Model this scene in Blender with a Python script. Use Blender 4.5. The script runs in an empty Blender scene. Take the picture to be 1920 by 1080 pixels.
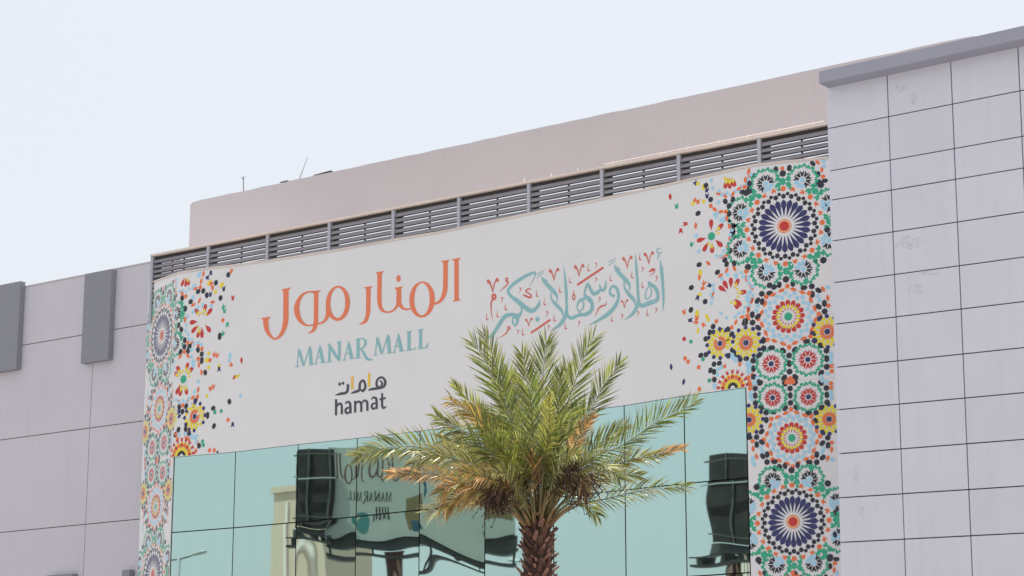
import bpy, math, random
from mathutils import Vector, Matrix
from mathutils.geometry import tessellate_polygon
random.seed(7)
SC = bpy.context.scene
COL = SC.collection

# ------------------------------------------------------------------ camera
F_PX, PITCH, YAW, CAMZ = 3969.0, math.radians(12.78), math.radians(36.4), 1.6
CAM = Vector((0, 0, CAMZ))
FWD = Vector((-math.sin(YAW)*math.cos(PITCH), math.cos(YAW)*math.cos(PITCH), math.sin(PITCH)))
RGT = Vector((math.cos(YAW), math.sin(YAW), 0))
UPV = RGT.cross(FWD)
cd = bpy.data.cameras.new('camera'); cam = bpy.data.objects.new('camera', cd); COL.objects.link(cam)
cd.sensor_width = 36.0; cd.lens = F_PX*36/1920; cd.clip_end = 5000; cd.clip_start = 0.1
cam.matrix_world = Matrix(((RGT.x, UPV.x, -FWD.x, 0), (RGT.y, UPV.y, -FWD.y, 0), (RGT.z, UPV.z, -FWD.z, CAMZ), (0, 0, 0, 1)))
SC.camera = cam
# ------------------------------------------------------------------ sky, sun, exposure
SUN_EL, SUN_AZ = math.radians(72), math.radians(-28)      # azimuth clockwise from +Y (behind the building, to the left)
w = bpy.data.worlds.new('World'); SC.world = w; w.use_nodes = True
nt = w.node_tree; nt.nodes.clear()
wo = nt.nodes.new('ShaderNodeOutputWorld'); bg = nt.nodes.new('ShaderNodeBackground'); sk = nt.nodes.new('ShaderNodeTexSky')
sk.sky_type = 'NISHITA'; sk.sun_disc = False; sk.sun_elevation = SUN_EL; sk.sun_rotation = SUN_AZ
sk.altitude = 0; sk.air_density = 1.0; sk.dust_density = 4.0; sk.ozone_density = 1.0
hz = nt.nodes.new('ShaderNodeMix'); hz.data_type = 'RGBA'; hz.inputs[0].default_value = 0.55
hz.inputs[7].default_value = (8.7, 8.75, 8.75, 1)            # dusty, nearly white summer haze over the whole sky
nt.links.new(sk.outputs[0], hz.inputs[6]); nt.links.new(hz.outputs[2], bg.inputs[0])
bg.inputs[1].default_value = 0.09
nt.links.new(bg.outputs[0], wo.inputs[0])
sl = bpy.data.lights.new('sun', 'SUN'); sl.energy = 4.6; sl.angle = math.radians(0.5); sl.color = (1, .95, .87)
sun = bpy.data.objects.new('sun', sl); COL.objects.link(sun)
to_sun = Vector((math.sin(SUN_AZ)*math.cos(SUN_EL), math.cos(SUN_AZ)*math.cos(SUN_EL), math.sin(SUN_EL)))
sun.rotation_euler = to_sun.to_track_quat('Z', 'Y').to_euler()
SC.view_settings.view_transform = 'Standard'; SC.view_settings.look = 'None'
SC.view_settings.exposure = 0.53; SC.view_settings.gamma = 1.0; SC.view_settings.use_curve_mapping = False

# ------------------------------------------------------------------ helpers
def lin(c):
    c /= 255.0
    return c/12.92 if c <= .04045 else ((c+.055)/1.055)**2.4
def alb(r, g, b, k=1.0):
    return tuple(min(.9, lin(v)*k) for v in (r, g, b))
def ray(px, py):
    return (FWD + RGT*((px-960)/F_PX) + UPV*((540-py)/F_PX)).normalized()
def hit(px, py, p0, dirn):                                  # ray against the vertical plane through p0 along dirn
    n = Vector((-dirn[1], dirn[0], 0)); d = ray(px, py)
    t = (Vector((p0[0], p0[1], 0)) - CAM).dot(n)/d.dot(n)
    return CAM + d*t
def hy(px, py, Y): return hit(px, py, (0, Y), (1, 0))

def mesh(name, V, F, mats, idx=None, smooth=False, cols=None):
    me = bpy.data.meshes.new(name); me.from_pydata([tuple(v) for v in V], [], F)
    for m in (mats if isinstance(mats, (list, tuple)) else [mats]): me.materials.append(m)
    if idx: me.polygons.foreach_set('material_index', idx)
    if smooth: me.polygons.foreach_set('use_smooth', [True]*len(F))
    if cols:
        a = me.color_attributes.new('Col', 'FLOAT_COLOR', 'POINT')
        a.data.foreach_set('color', [x for c in cols for x in (*c, 1)])
    me.update(); return me
def obj(name, me, parent=None, **kw):
    o = bpy.data.objects.new(name, me); COL.objects.link(o)
    if parent is not None: o.parent = parent; o.matrix_parent_inverse = Matrix.Translation(-parent.location)
    for k, v in kw.items(): o[k] = v
    return o
def thing(name, label, cat, loc=(0, 0, 0), group=None):
    o = bpy.data.objects.new(name, None); COL.objects.link(o); o.location = loc
    o.empty_display_size = .3; o['label'] = label; o['category'] = cat
    if group: o['group'] = group
    return o
class MB:
    def __init__(s): s.V = []; s.F = []; s.C = []
    def box(s, x0, x1, y0, y1, z0, z1):
        b = len(s.V)
        s.V += [(x, y, z) for z in (z0, z1) for y in (y0, y1) for x in (x0, x1)]
        s.F += [tuple(b+i for i in f) for f in ((0, 2, 3, 1), (4, 5, 7, 6), (0, 1, 5, 4), (2, 6, 7, 3), (0, 4, 6, 2), (1, 3, 7, 5))]
    def hexa(s, p):                                          # p: 8 points, 0-3 front (ccw), 4-7 back
        b = len(s.V); s.V += list(p)
        s.F += [tuple(b+i for i in f) for f in ((0, 1, 2, 3), (7, 6, 5, 4), (0, 4, 5, 1), (1, 5, 6, 2), (2, 6, 7, 3), (3, 7, 4, 0))]
    def tube(s, pts, rad, n=6, cap=True):
        pts = [Vector(p) for p in pts]
        if not isinstance(rad, (list, tuple)): rad = [rad]*len(pts)
        b0 = len(s.V)
        for i, p in enumerate(pts):
            t = (pts[min(i+1, len(pts)-1)]-pts[max(i-1, 0)]).normalized()
            a = Vector((0, 0, 1)) if abs(t.z) < .9 else Vector((1, 0, 0))
            u = t.cross(a).normalized(); v = t.cross(u)
            for k in range(n):
                an = 2*math.pi*k/n; s.V.append(p+(u*math.cos(an)+v*math.sin(an))*rad[i])
        for i in range(len(pts)-1):
            for k in range(n):
                a = b0+i*n+k; b = b0+i*n+(k+1) % n; s.F.append((a, b, b+n, a+n))
        if cap:
            s.F.append(tuple(b0+k for k in reversed(range(n)))); s.F.append(tuple(b0+(len(pts)-1)*n+k for k in range(n)))
    def build(s, name, mat, parent=None, smooth=False, **kw):
        return obj(name, mesh(name, s.V, s.F, mat, smooth=smooth), parent, **kw)

def material(name, col, rough=.6, metal=0., var=.06, scale=.6, bump=0., bscale=8., spec=.5, streak=0.):
    m = bpy.data.materials.new(name); m.use_nodes = True; t = m.node_tree; N = t.nodes; L = t.links
    p = N['Principled BSDF']; p.inputs['Roughness'].default_value = rough; p.inputs['Metallic'].default_value = metal
    p.inputs['Specular IOR Level'].default_value = spec
    tc = N.new('ShaderNodeNewGeometry')
    no = N.new('ShaderNodeTexNoise'); no.inputs['Scale'].default_value = scale; no.inputs['Detail'].default_value = 6
    L.new(tc.outputs['Position'], no.inputs['Vector'])
    mr = N.new('ShaderNodeMapRange'); mr.inputs[1].default_value = .3; mr.inputs[2].default_value = .7
    mr.inputs[3].default_value = 1-var; mr.inputs[4].default_value = 1+var
    L.new(no.outputs[0], mr.inputs[0])
    src = mr.outputs[0]
    if streak:                                               # thin vertical dust streaks
        mp = N.new('ShaderNodeMapping'); mp.inputs['Scale'].default_value = (5, 5, .35)
        L.new(tc.outputs['Position'], mp.inputs['Vector'])
        n2 = N.new('ShaderNodeTexNoise'); n2.inputs['Scale'].default_value = 1.2; n2.inputs['Detail'].default_value = 7
        L.new(mp.outputs[0], n2.inputs['Vector'])
        m2 = N.new('ShaderNodeMapRange'); m2.inputs[1].default_value = .48; m2.inputs[2].default_value = .8
        m2.inputs[3].default_value = 1; m2.inputs[4].default_value = 1-streak
        L.new(n2.outputs[0], m2.inputs[0])
        mu = N.new('ShaderNodeMath'); mu.operation = 'MULTIPLY'; L.new(src, mu.inputs[0]); L.new(m2.outputs[0], mu.inputs[1]); src = mu.outputs[0]
    vm = N.new('ShaderNodeVectorMath'); vm.operation = 'SCALE'; vm.inputs[0].default_value = col
    L.new(src, vm.inputs['Scale']); L.new(vm.outputs[0], p.inputs['Base Color'])
    if bump:
        nb = N.new('ShaderNodeTexNoise'); nb.inputs['Scale'].default_value = bscale; nb.inputs['Detail'].default_value = 5
        L.new(tc.outputs['Position'], nb.inputs['Vector'])
        bu = N.new('ShaderNodeBump'); bu.inputs['Strength'].default_value = bump; bu.inputs['Distance'].default_value = .02
        L.new(nb.outputs[0], bu.inputs['Height']); L.new(bu.outputs[0], p.inputs['Normal'])
    return m
K = 1.38
M = {}
M['vinyl'] = material('banner_vinyl', alb(203, 201, 202, K), .45, var=.02, scale=.5, bump=.05, bscale=1.5)
M['orange_ink'] = material('orange_ink', alb(208, 112, 78, K), .45, var=.02)
M['teal_ink'] = material('teal_ink', alb(124, 168, 172, K), .45, var=.04)
M['red_ink'] = material('brick_red_ink', alb(190, 92, 76, K), .45, var=.02)
M['dark_ink'] = material('charcoal_ink', alb(66, 66, 74, K), .45, var=.02)
M['amber_ink'] = material('amber_ink', alb(230, 170, 62, K), .45, var=.02)
PR = {'W': (206, 203, 204), 'N': (44, 46, 92), 'K': (38, 40, 50), 'G': (44, 152, 118), 'O': (212, 104, 58), 'R': (178, 48, 46), 'Y': (246, 192, 50), 'B': (148, 190, 226), 'P': (240, 190, 150)}
PI = {k: i for i, k in enumerate(PR)}
PM = [material('print_'+n, alb(*PR[k], K), .45, var=.03, scale=3) for k, n in zip(PR, ('white', 'navy', 'black', 'green', 'orange', 'red', 'yellow', 'pale_blue', 'peach'))]
PM_SHEEN = [material('sheen_print_'+n, tuple(a*.8+w_*.2 for a, w_ in zip(alb(*PR[k], K), alb(206, 206, 210, K))), .45, var=.03, scale=3) for k, n in zip(PR, ('white', 'navy', 'black', 'green', 'orange', 'red', 'yellow', 'pale_blue', 'peach'))]  # left column print lightened: grazing sheen put into the colour
M['beige'] = material('beige_render', alb(186, 179, 180, 1.12), .9, var=.03, scale=.35, bump=.15, bscale=25, streak=.035)
M['left'] = material('mauve_render', alb(180, 176, 184, 1.40), .9, var=.03, scale=.3, bump=.2, bscale=30, streak=.05)
M['tile'] = material('cladding_lilac', alb(192, 191, 201, 1.36), .35, var=.025, scale=.8, streak=.05)
M['joint'] = material('dark_joint', (.012, .011, .016), .8)
M['cornice'] = material('grey_cornice', alb(144, 143, 157, 1.36), .5, var=.03)
M['fin'] = material('grey_fin', alb(128, 128, 138, 1.3), .7, var=.05, scale=20, bump=.3, bscale=60)
M['louvre'] = material('louvre_grey', alb(128, 125, 131, 1.3), .45, var=.06)
M['post'] = material('post_grey', alb(150, 152, 162, 1.4), .45, var=.04)
M['coping'] = material('coping_tan', alb(200, 188, 180, 1.3), .7)
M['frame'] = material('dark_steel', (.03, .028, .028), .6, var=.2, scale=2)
M['rust'] = material('rust_pole', (.10, .045, .035), .7, var=.25, scale=3)
M['cream'] = material('cream_render', (.60, .47, .36), .85, var=.05, scale=.3, streak=.08)
M['board_white'] = material('board_face', (.36, .38, .34), .6, var=.03)
M['board_back'] = material('board_back', (.026, .022, .02), .8, var=.3, scale=1.5)
M['lamp_grey'] = material('lamp_grey', (.35, .37, .36), .4, var=.05)
M['concrete'] = material('plain_concrete', (.35, .33, .30), .9, var=.08)
M['ground'] = material('sandy_ground', (.29, .285, .275), .95, var=.12, scale=.15, bump=.3, bscale=4)
M['asphalt'] = material('asphalt', (.055, .055, .055), .9, var=.15, scale=2)
tt = M['tile'].node_tree; oi = tt.nodes.new('ShaderNodeObjectInfo'); mr = tt.nodes.new('ShaderNodeMapRange'); mr.inputs[3].default_value = .975; mr.inputs[4].default_value = 1.02
vs = tt.nodes.new('ShaderNodeVectorMath'); vs.operation = 'SCALE'; pb = tt.nodes['Principled BSDF']; sr = pb.inputs['Base Color'].links[0].from_socket
tt.links.new(oi.outputs['Random'], mr.inputs[0]); tt.links.new(sr, vs.inputs[0]); tt.links.new(mr.outputs[0], vs.inputs['Scale']); tt.links.new(vs.outputs[0], pb.inputs['Base Color'])
# mirror glass: coated, teal
g = bpy.data.materials.new('mirror_glass'); g.use_nodes = True; gp = g.node_tree.nodes['Principled BSDF']
gp.inputs['Metallic'].default_value = 1; gp.inputs['Base Color'].default_value = (.50, .70, .665, 1); gp.inputs['Roughness'].default_value = .012
M['glass'] = g
t_ = g.node_tree; ge = t_.nodes.new('ShaderNodeNewGeometry'); mp = t_.nodes.new('ShaderNodeMapping'); mp.inputs['Scale'].default_value = (3.5, 3.5, .25)   # faint dust runs on the coating
nz = t_.nodes.new('ShaderNodeTexNoise'); nz.inputs['Scale'].default_value = 1.; nz.inputs['Detail'].default_value = 6
oi = t_.nodes.new('ShaderNodeObjectInfo'); ad = t_.nodes.new('ShaderNodeMath'); ad.operation = 'MULTIPLY_ADD'; ad.inputs[1].default_value = .06; ad.inputs[2].default_value = .945
ad2 = t_.nodes.new('ShaderNodeMath'); ad2.operation = 'MULTIPLY_ADD'; ad2.inputs[1].default_value = .06
vs = t_.nodes.new('ShaderNodeVectorMath'); vs.operation = 'SCALE'; vs.inputs[0].default_value = (.50, .70, .665)
t_.links.new(ge.outputs['Position'], mp.inputs['Vector']); t_.links.new(mp.outputs[0], nz.inputs['Vector']); t_.links.new(oi.outputs['Random'], ad.inputs[0]); t_.links.new(nz.outputs[0], ad2.inputs[0]); t_.links.new(ad.outputs[0], ad2.inputs[2])
t_.links.new(ad2.outputs[0], vs.inputs['Scale']); t_.links.new(vs.outputs[0], gp.inputs['Base Color'])

# ------------------------------------------------------------------ the ground
D = 40.0
b = MB(); b.V = [(-900, -900, 0), (900, -900, 0), (900, 900, 0), (-900, 900, 0)]; b.F = [(0, 1, 2, 3)]
b.build('ground', M['ground'], kind='structure')
b = MB(); b.V = [(-400, 6, .004), (300, 6, .004), (300, 18, .004), (-400, 18, .004)]; b.F = [(0, 1, 2, 3)]
b.build('road', M['asphalt'], kind='structure')
b = MB(); b.box(-400, 300, 18, 18.2, 0, .14); b.box(-400, 300, 5.8, 6, 0, .14); b.build('kerb', M['concrete'], kind='structure')

# ------------------------------------------------------------------ facade path  (u = metres to the right of the right fold)
CX = hy(1401, 800, D).x
BX = hy(325, 840, D).x
WM = CX-BX
TR, TL = math.radians(14), math.radians(22)
DIRR = (math.cos(TR), math.sin(TR)); DIRL = (math.cos(TL), -math.sin(TL))
def P(u, z, off=0.):
    if u > 0: n = (math.sin(TR), -math.cos(TR)); return Vector((CX+DIRR[0]*u+n[0]*off, D+DIRR[1]*u+n[1]*off, z))
    if u < -WM:
        v = u+WM; n = (-math.sin(TL), -math.cos(TL)); return Vector((BX+DIRL[0]*v+n[0]*off, D+DIRL[1]*v+n[1]*off, z))
    return Vector((CX+u, D-off, z))
def UZ(px, py):
    q = hy(px, py, D)
    if q.x > CX: q = hit(px, py, (CX, D), DIRR); return ((q.x-CX)/DIRR[0], q.z)
    if q.x < BX: q = hit(px, py, (BX, D), DIRL); return (-WM+(q.x-BX)/DIRL[0], q.z)
    return (q.x-CX, q.z)
UD = UZ(1590, 700)[0]
UA = UZ(269, 800)[0]
top = [UZ(*p) for p in ((276, 535), (300, 526), (329, 516), (332, 515), (393, 505), (505, 491), (620, 473), (740, 451.5), (820, 438), (995, 402.5), (1132, 375), (1275, 343), (1350, 326), (1396, 316), (1412, 312.5), (1475, 305), (1551, 298))]
bot = [UZ(*p) for p in ((326, 857), (440, 847), (557, 833), (668, 821.5), (800, 806), (1000, 781), (1170, 760), (1283, 741.5), (1399, 726))]
def interp(L, u):
    if u <= L[0][0]: a, b_ = L[0], L[1]
    elif u >= L[-1][0]: a, b_ = L[-2], L[-1]
    else:
        for a, b_ in zip(L, L[1:]):
            if a[0] <= u <= b_[0]: break
    t = (u-a[0])/(b_[0]-a[0]); return a[1]+(b_[1]-a[1])*t
ztop = lambda u: interp(top, u)
zbot = lambda u: interp(bot, u)
ZSEAM = UZ(1480, 712)[1]

# ------------------------------------------------------------------ mall building body + mirror glass
mall = thing('mall_building', 'central mall facade of square teal mirror glass panes under the white banner', 'building', (-30, D+6, 0))
ztopmax = max(z for _, z in top)
b = MB()
BODY = .25
pl = [P(UA, 0, -BODY), P(-WM, 0, -BODY), P(0, 0, -BODY), P(UD+1, 0, -BODY)]
pl = [(p.x, p.y) for p in pl]
tops = [ztop(UA)-.15, ztop(-WM)-.15, ztop(0)-.15, ztop(UD)-.15]
back = [(pl[0][0], D+26), (pl[1][0], D+26), (pl[2][0], D+26), (pl[3][0], D+26)]
zr = min(tops)
for i, (p, tz) in enumerate(zip(pl, tops)): b.V += [(p[0], p[1], 0), (p[0], p[1], tz)]
for i, p in enumerate(back): b.V += [(p[0], p[1], 0), (p[0], p[1], zr)]
for i in range(3): b.F += [(2*i, 2*i+2, 2*i+3, 2*i+1), (8+2*i+2, 8+2*i, 8+2*i+1, 8+2*i+3), (2*i+1, 2*i+3, 8+2*i+3, 8+2*i+1)]
b.F += [(0, 1, 9, 8), (6, 14, 15, 7)]
b.build('wall', M['beige'], mall)
xs_px = [326, 440, 557, 668, 786, 908, 1036, 1170, 1283, 1400]
xj = [UZ(x, 860 if x > 330 and x < 1390 else 900)[0] for x in xs_px]
xj[0] = -WM+.03; xj[-1] = -.03
def zr1(u): return interp([UZ(319+8, 998), UZ(436, 989.5), UZ(554, 979.2), UZ(668, 968.4), UZ(786, 956), UZ(1036, 933), UZ(1283, 906.5), UZ(1399, 895.5)], u)
row = 2.06
b = MB()                                                     # dark backing that shows in the joints
b.V = [P(-WM+.01, 0, -.10), P(-.01, 0, -.10), P(-.01, zbot(0)+.2, -.10), P(-WM+.01, zbot(-WM)+.2, -.10)]; b.F = [(0, 1, 2, 3)]
b.build('joint_backing', M['joint'], mall)
rg = random.Random(21)
GN = 22
warps = {(0, 0): 0.12, (1, 0): .12, (0, 1): .2, (1, 1): .5, (2, 0): .5, (2, 1): 1.3, (3, 0): .35, (3, 1): .8, (4, 0): .6, (4, 1): 3.6, (5, 0): .6, (5, 1): .8, (8, 0): .5, (8, 1): .8}
gap = .014
for c in range(9):
    for r in range(5):
        A = warps.get((c, r), .7)*.00045
        u0, u1 = xj[c]+gap, xj[c+1]-gap
        ph = [rg.uniform(0, 6.28) for _ in range(8)]; fr = [rg.uniform(.6, 1.2) for _ in range(4)]
        tx, tz = (rg.uniform(-1, 1)*.0006*min(1, warps.get((c, r), .7)) for _ in range(2))
        V = []; F = []
        for j in range(GN+1):
            t = j/GN
            for i in range(GN+1):
                s = i/GN; u = u0+(u1-u0)*s
                zt = (zbot(u)-.01) if r == 0 else zr1(u)-row*(r-1)-gap
                zb = zr1(u)-row*r+gap
                if r == 4: zb = .25
                z = zb+(zt-zb)*t
                a_, c_ = s*2*math.pi, t*2*math.pi
                h = A*(math.sin(a_*fr[0]+ph[0])*1.2+math.sin(c_*fr[1]+ph[1])*1.4+math.sin(a_*fr[2]+c_+ph[2])*.8+.35*math.sin(2*c_*fr[3]+ph[3]+a_)+.25*math.sin(2*a_+ph[4]))
                V.append(P(u, z, -.03+h+tx*(u-u0)+tz*(z-zb)))
        for j in range(GN):
            for i in range(GN):
                k = j*(GN+1)+i; F.append((k, k+1, k+GN+2, k+GN+1))
        obj('glass_pane', mesh('glass_pane', V, F, M['glass'], smooth=True), mall)

# ------------------------------------------------------------------ banner
ban = thing('sign_banner', 'huge white printed banner with arabic lettering wrapped over the facade front', 'banner', (-30, D-.05, 9))
def sheet(name, us, zt, zb, mat, parent, nz=2, off=0., th=.03):
    V = []; F = []
    for o_ in (off, off-th):
        for u, e in us:
            for k in range(nz+1):
                z = zb(u)+(zt(u)-zb(u))*k/nz; V.append(P(u+e, z, o_))
    n = len(us); m_ = nz+1
    for i in range(n-1):
        for k in range(nz):
            a = i*m_+k; F.append((a, a+m_, a+m_+1, a+1)); a += n*m_; F.append((a, a+1, a+m_+1, a+m_))
    N_ = n*m_
    for i in range(n-1):
        a = i*m_; F.append((a, a+N_, a+N_+m_, a+m_)); a += nz; F.append((a, a+m_, a+N_+m_, a+N_))
    for k in range(nz):
        a = k; F.append((a, a+1, a+1+N_, a+N_)); a = (n-1)*m_+k; F.append((a, a+N_, a+N_+1, a+1))
    return obj(name, mesh(name, V, F, mat), parent)
E = 1e-5
um = [(-WM, E), *[(u, 0) for u, _ in top if -WM+.02 < u < -.02], (0, -E)]
# break main sheet finely so both edges follow
um = sorted(set([-WM+E]+[u for u, _ in top if -WM+.02 < u < -.02]+[u for u, _ in bot if -WM+.02 < u < -.02]+[-E]))
sheet('front_sheet', [(u, 0) for u in um], ztop, zbot, M['vinyl'], ban)
sheet('side_sheet', [(u, 0) for u in (E, *[u for u, _ in top if u > .02], UD)], ztop, lambda u: ZSEAM-.018, M['vinyl'], ban)
sheet('side_sheet', [(u, 0) for u in (E, UD)], lambda u: ZSEAM-.02, lambda u: .2, M['vinyl'], ban, off=-.006)
sheet('side_sheet', [(u, 0) for u in (UA, *[u for u, _ in top if UA+.02 < u < -WM-.02], -WM-E)], ztop, lambda u: .2, M['vinyl'], ban)
ut = sorted(set([UA, -WM-E, -WM+E, -E, E, UD]+[u for u, _ in top if abs(u) > .02 and abs(u+WM) > .02 and UA < u < UD]))
sheet('coping_strip', [(u, 0) for u in ut], lambda u: ztop(u)+.055, lambda u: ztop(u)+.003, M['coping'], ban, nz=1, off=.015, th=.35)

# ---- polygons printed on the banner
def clip(poly, f):
    out = []
    for i in range(len(poly)):
        a, c = poly[i], poly[(i+1) % len(poly)]; fa, fc = f(a), f(c)
        if fa >= 0: out.append(a)
        if (fa >= 0) != (fc >= 0):
            t = fa/(fa-fc); out.append((a[0]+(c[0]-a[0])*t, a[1]+(c[1]-a[1])*t))
    return out
def tess(poly):
    return [tuple(t) for t in tessellate_polygon([[Vector((p[0], p[1], 0)) for p in poly]])]
class Print:
    n = 0
    def __init__(s): s.V = []; s.F = []; s.I = []
    def add(s, poly, col, layer=0):
        zs = []
        for lo, hi in ((UA+.01, -WM-.002), (-WM+.002, -.002), (.002, UD)):
            q = clip(clip(poly, lambda p: p[0]-lo), lambda p: hi-p[0])
            if len(q) < 3: continue
            q = clip(q, lambda p: ztop(p[0])-.01-p[1])
            if len(q) >= 3 and lo < -.5 and hi < 0 and lo > -WM: q = clip(q, lambda p: p[1]-zbot(p[0])-.012)
            if len(q) < 3: continue
            try: T = tess(q)
            except Exception: continue
            b0 = len(s.V); Print.n = (Print.n+1) % 19; s.V += [P(p[0], p[1], .002+.0022*layer+.00011*Print.n) for p in q]
            for t in T:
                a, c, d = (q[i] for i in t)
                cr = (c[0]-a[0])*(d[1]-a[1])-(c[1]-a[1])*(d[0]-a[0])
                if abs(cr) < 1e-9: continue
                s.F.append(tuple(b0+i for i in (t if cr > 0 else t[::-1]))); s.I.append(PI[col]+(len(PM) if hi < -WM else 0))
    def build(s, name, parent, **kw):
        if s.F: return obj(name, mesh(name, s.V, s.F, PM+PM_SHEEN, s.I), parent, **kw)
def xf(pts, cx, cy, th, sc):
    c, s = math.cos(th), math.sin(th)
    return [((x*c-y*s)*sc+cx, (x*s+y*c)*sc+cy) for x, y in pts]
def at(pts, r, th):                                          # local y outward at radius r, angle th clockwise from up
    return xf([(x, y+r) for x, y in pts], 0, 0, -th, 1)
arrow = lambda l, w_: [(-w_*.5, -l*.5), (0, -l*.22), (w_*.5, -l*.5), (w_*.5, l*.08), (0, l*.5), (-w_*.5, l*.08)]
darrow = lambda l, w_: [(-w_*.32, -l*.5), (w_*.32, -l*.5), (w_*.5, l*.5), (0, l*.14), (-w_*.5, l*.5)]
hexl = lambda l, w_: [(0, -l*.5), (w_*.5, -l*.26), (w_*.5, l*.26), (0, l*.5), (-w_*.5, l*.26), (-w_*.5, -l*.26)]
diam = lambda l, w_: [(0, -l*.5), (w_*.5, -l*.12), (w_*.5, l*.18), (0, l*.5), (-w_*.5, l*.12), (-w_*.5, -l*.18)]
pent = lambda l, w_: [(-w_*.35, -l*.5), (w_*.35, -l*.5), (w_*.5, l*.1), (0, l*.5), (-w_*.5, l*.1)]
def star(n, r1, r0): return [((r1 if k % 2 == 0 else r0)*math.sin(math.pi*k/n), (r1 if k % 2 == 0 else r0)*math.cos(math.pi*k/n)) for k in range(2*n)]
TAU = 2*math.pi
def m_big(petal=True):
    L = []
    for k in range(24):
        a = TAU*k/24
        L.append((at([(0, 17), (2.6, 32), (5.1, 40), (5.1, 46), (0, 51.5), (-5.1, 46), (-5.1, 40), (-2.6, 32)], 0, a), 'N', 0))
        L.append((at(hexl(10, 8.4), 57.5, a), 'K', 0))
        L.append((at(hexl(7.5, 6.8), 62.2, a+TAU/48), 'K', 0))
        if k % 3 == 0: L.append((at(star(8, 5.6, 4.3), 72, a), 'O', 0))
        else: L.append((at(arrow(10, 8), 71.5, a), 'O', 0) if k % 2 else (xf(at(darrow(10, 8), 0, math.pi/2*(1 if k % 3 == 1 else -1)), 71.5*math.sin(a), 71.5*math.cos(a), -a, 1), 'O', 0))
    L.append((star(24, 14.2, 12.6), 'O', 0))
    for k in range(24): L.append((at(hexl(3.2, 1.9), 10.8, TAU*k/24), 'P', 1))
    L.append((star(12, 9, 8.6), 'R', 1))
    for k in range(8):                                       # green fill between the surrounding rosettes
        a = TAU*k/8
        L.append((at(hexl(14.5, 9.5), 86, a), 'G', 0))
        for s in (-1, 1):
            L.append((at(arrow(10.5, 9), 79.5, a+s*.14), 'G', 0)); L.append((at(arrow(10.5, 9), 92, a+s*.115), 'G', 0))
            if k % 4 == 0: L.append((at(hexl(13.5, 8.5), 111.5, a+s*.115), 'K', 0))
        L.append((at(star(8, 7, 5.4), 101.5, a), 'K', 0))
    return L
def m_rose(inner, n=10, outer='G', facing=None, core='N', inner2=None):
    L = [(star(n, 5.6, 4.4), core if facing is None else 'B', 0)]
    for k in range(n):
        a = TAU*k/n; face = facing is not None and math.cos(a-facing) > .55
        L.append((at([(-1.5, -5.6), (1.5, -5.6), (4.3, 3), (4.0, 5.6), (0, 1.4), (-4.0, 5.6), (-4.3, 3)], 12.6, a) if not face else at(hexl(11, 7), 11.8, a), 'B' if face else inner, 0))
        if not (facing is not None and math.cos(a-facing) > .75):
            for s in (-1, 1): L.append((xf([(-3.7, -4), (0, -1), (3.7, -4), (4.0, 1.2), (0, 5.4), (-4.0, 1.2)], (27+s*.9)*math.sin(a+s*.157), (27+s*.9)*math.cos(a+s*.157), -a-s*.35, 1), outer, 0))
    return L
def m_sun(n=12):
    L = [(star(n, 6.2, 5), 'N', 0)]
    for k in range(n):
        a = TAU*k/n
        L.append((at(arrow(10, 7), 24.5, a+TAU/2/n), 'Y', 0))
        L.append((at(pent(10, 7.2), 18.6, a), 'Y', 1))
        L.append((at(darrow(8.5, 6.2), 11.2, a), 'O', 2))
        L.append((at(pent(8.5, 8.6), 29.5, a), 'N', 0))
    return L
def m_sixteen(blue=True, chain=True):
    L = [(star(16, 8.6, 6.8), 'G', 0)]
    for k in range(16):
        a = TAU*k/16
        L.append((at([(-2.6, 18), (2.6, 18), (4.6, 26), (3.8, 30), (0, 32), (-3.8, 30), (-4.6, 26)], 0, a), 'R', 0))
        L.append((at([(0, 11), (1.6, 16), (-1.6, 16)], 0, a), 'R', 0))
        L.append((at([(0, 15.5), (3.6, 19.5), (0, 24), (-3.6, 19.5)], 0, a), 'Y', 1))
        if blue:
            L.append((at(hexl(8.6, 7.6), 38.5, a+TAU/64), 'B', 0))
            L.append((at(hexl(8.6, 7.6), 44.5, a+TAU/32+TAU/64), 'B', 0))
    if chain:
        for k in range(8):
            a = TAU*k/8
            L.append((at(pent(9.6, 9), 58, a), 'O', 0))
            for s in (-1, 1):
                rr, aa = 51.5, a+s*math.radians(12.5)
                L.append((xf(diam(14.5, 6.4), rr*math.sin(aa), rr*math.cos(aa), -(a+s*math.radians(22.5))+math.pi/2, 1), 'O', 0))
    return L
def m_star(angs=()):
    L = [(star(8, 6.4, 5), 'K', 0)]
    for a in angs: L.append((at(hexl(14.5, 9), 15, math.radians(a)), 'K', 0))
    return L
def emit(L, cu, cz, sc, keep=None, rot=0., name='tile_motif', grow=1.):
    pr = Print()
    for poly, col, ly in L:
        r_ = max(math.hypot(*p) for p in poly)
        if grow != 1 and not (name == 'medallion' and (r_ < 53 and col in 'NORP')) and len(poly) < 20:
            gx = sum(p[0] for p in poly)/len(poly); gy = sum(p[1] for p in poly)/len(poly); gr_ = 1 if math.hypot(gx, gy) < 20 else grow
            poly = [(gx+(p[0]-gx)*gr_, gy+(p[1]-gy)*gr_) for p in poly]
        q = xf(poly, cu, cz, rot, sc)
        if keep:
            gx = sum(p[0] for p in q)/len(q)
            # nested pieces share one random draw by direction
            an = round(math.atan2(sum(p[1] for p in q)/len(q)-cz, gx-cu)*8)
            if random.Random(hash((round(cu, 2), round(cz, 2), an, col in 'RY'))).random() > keep(gx): continue
        pr.add(q, col, ly)
    pr.build(name, ban)
SR = (UZ(1480, 600)[1]-UZ(1480, 601)[1])                     # metres per photo pixel on the right column
AX = 1479
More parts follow.
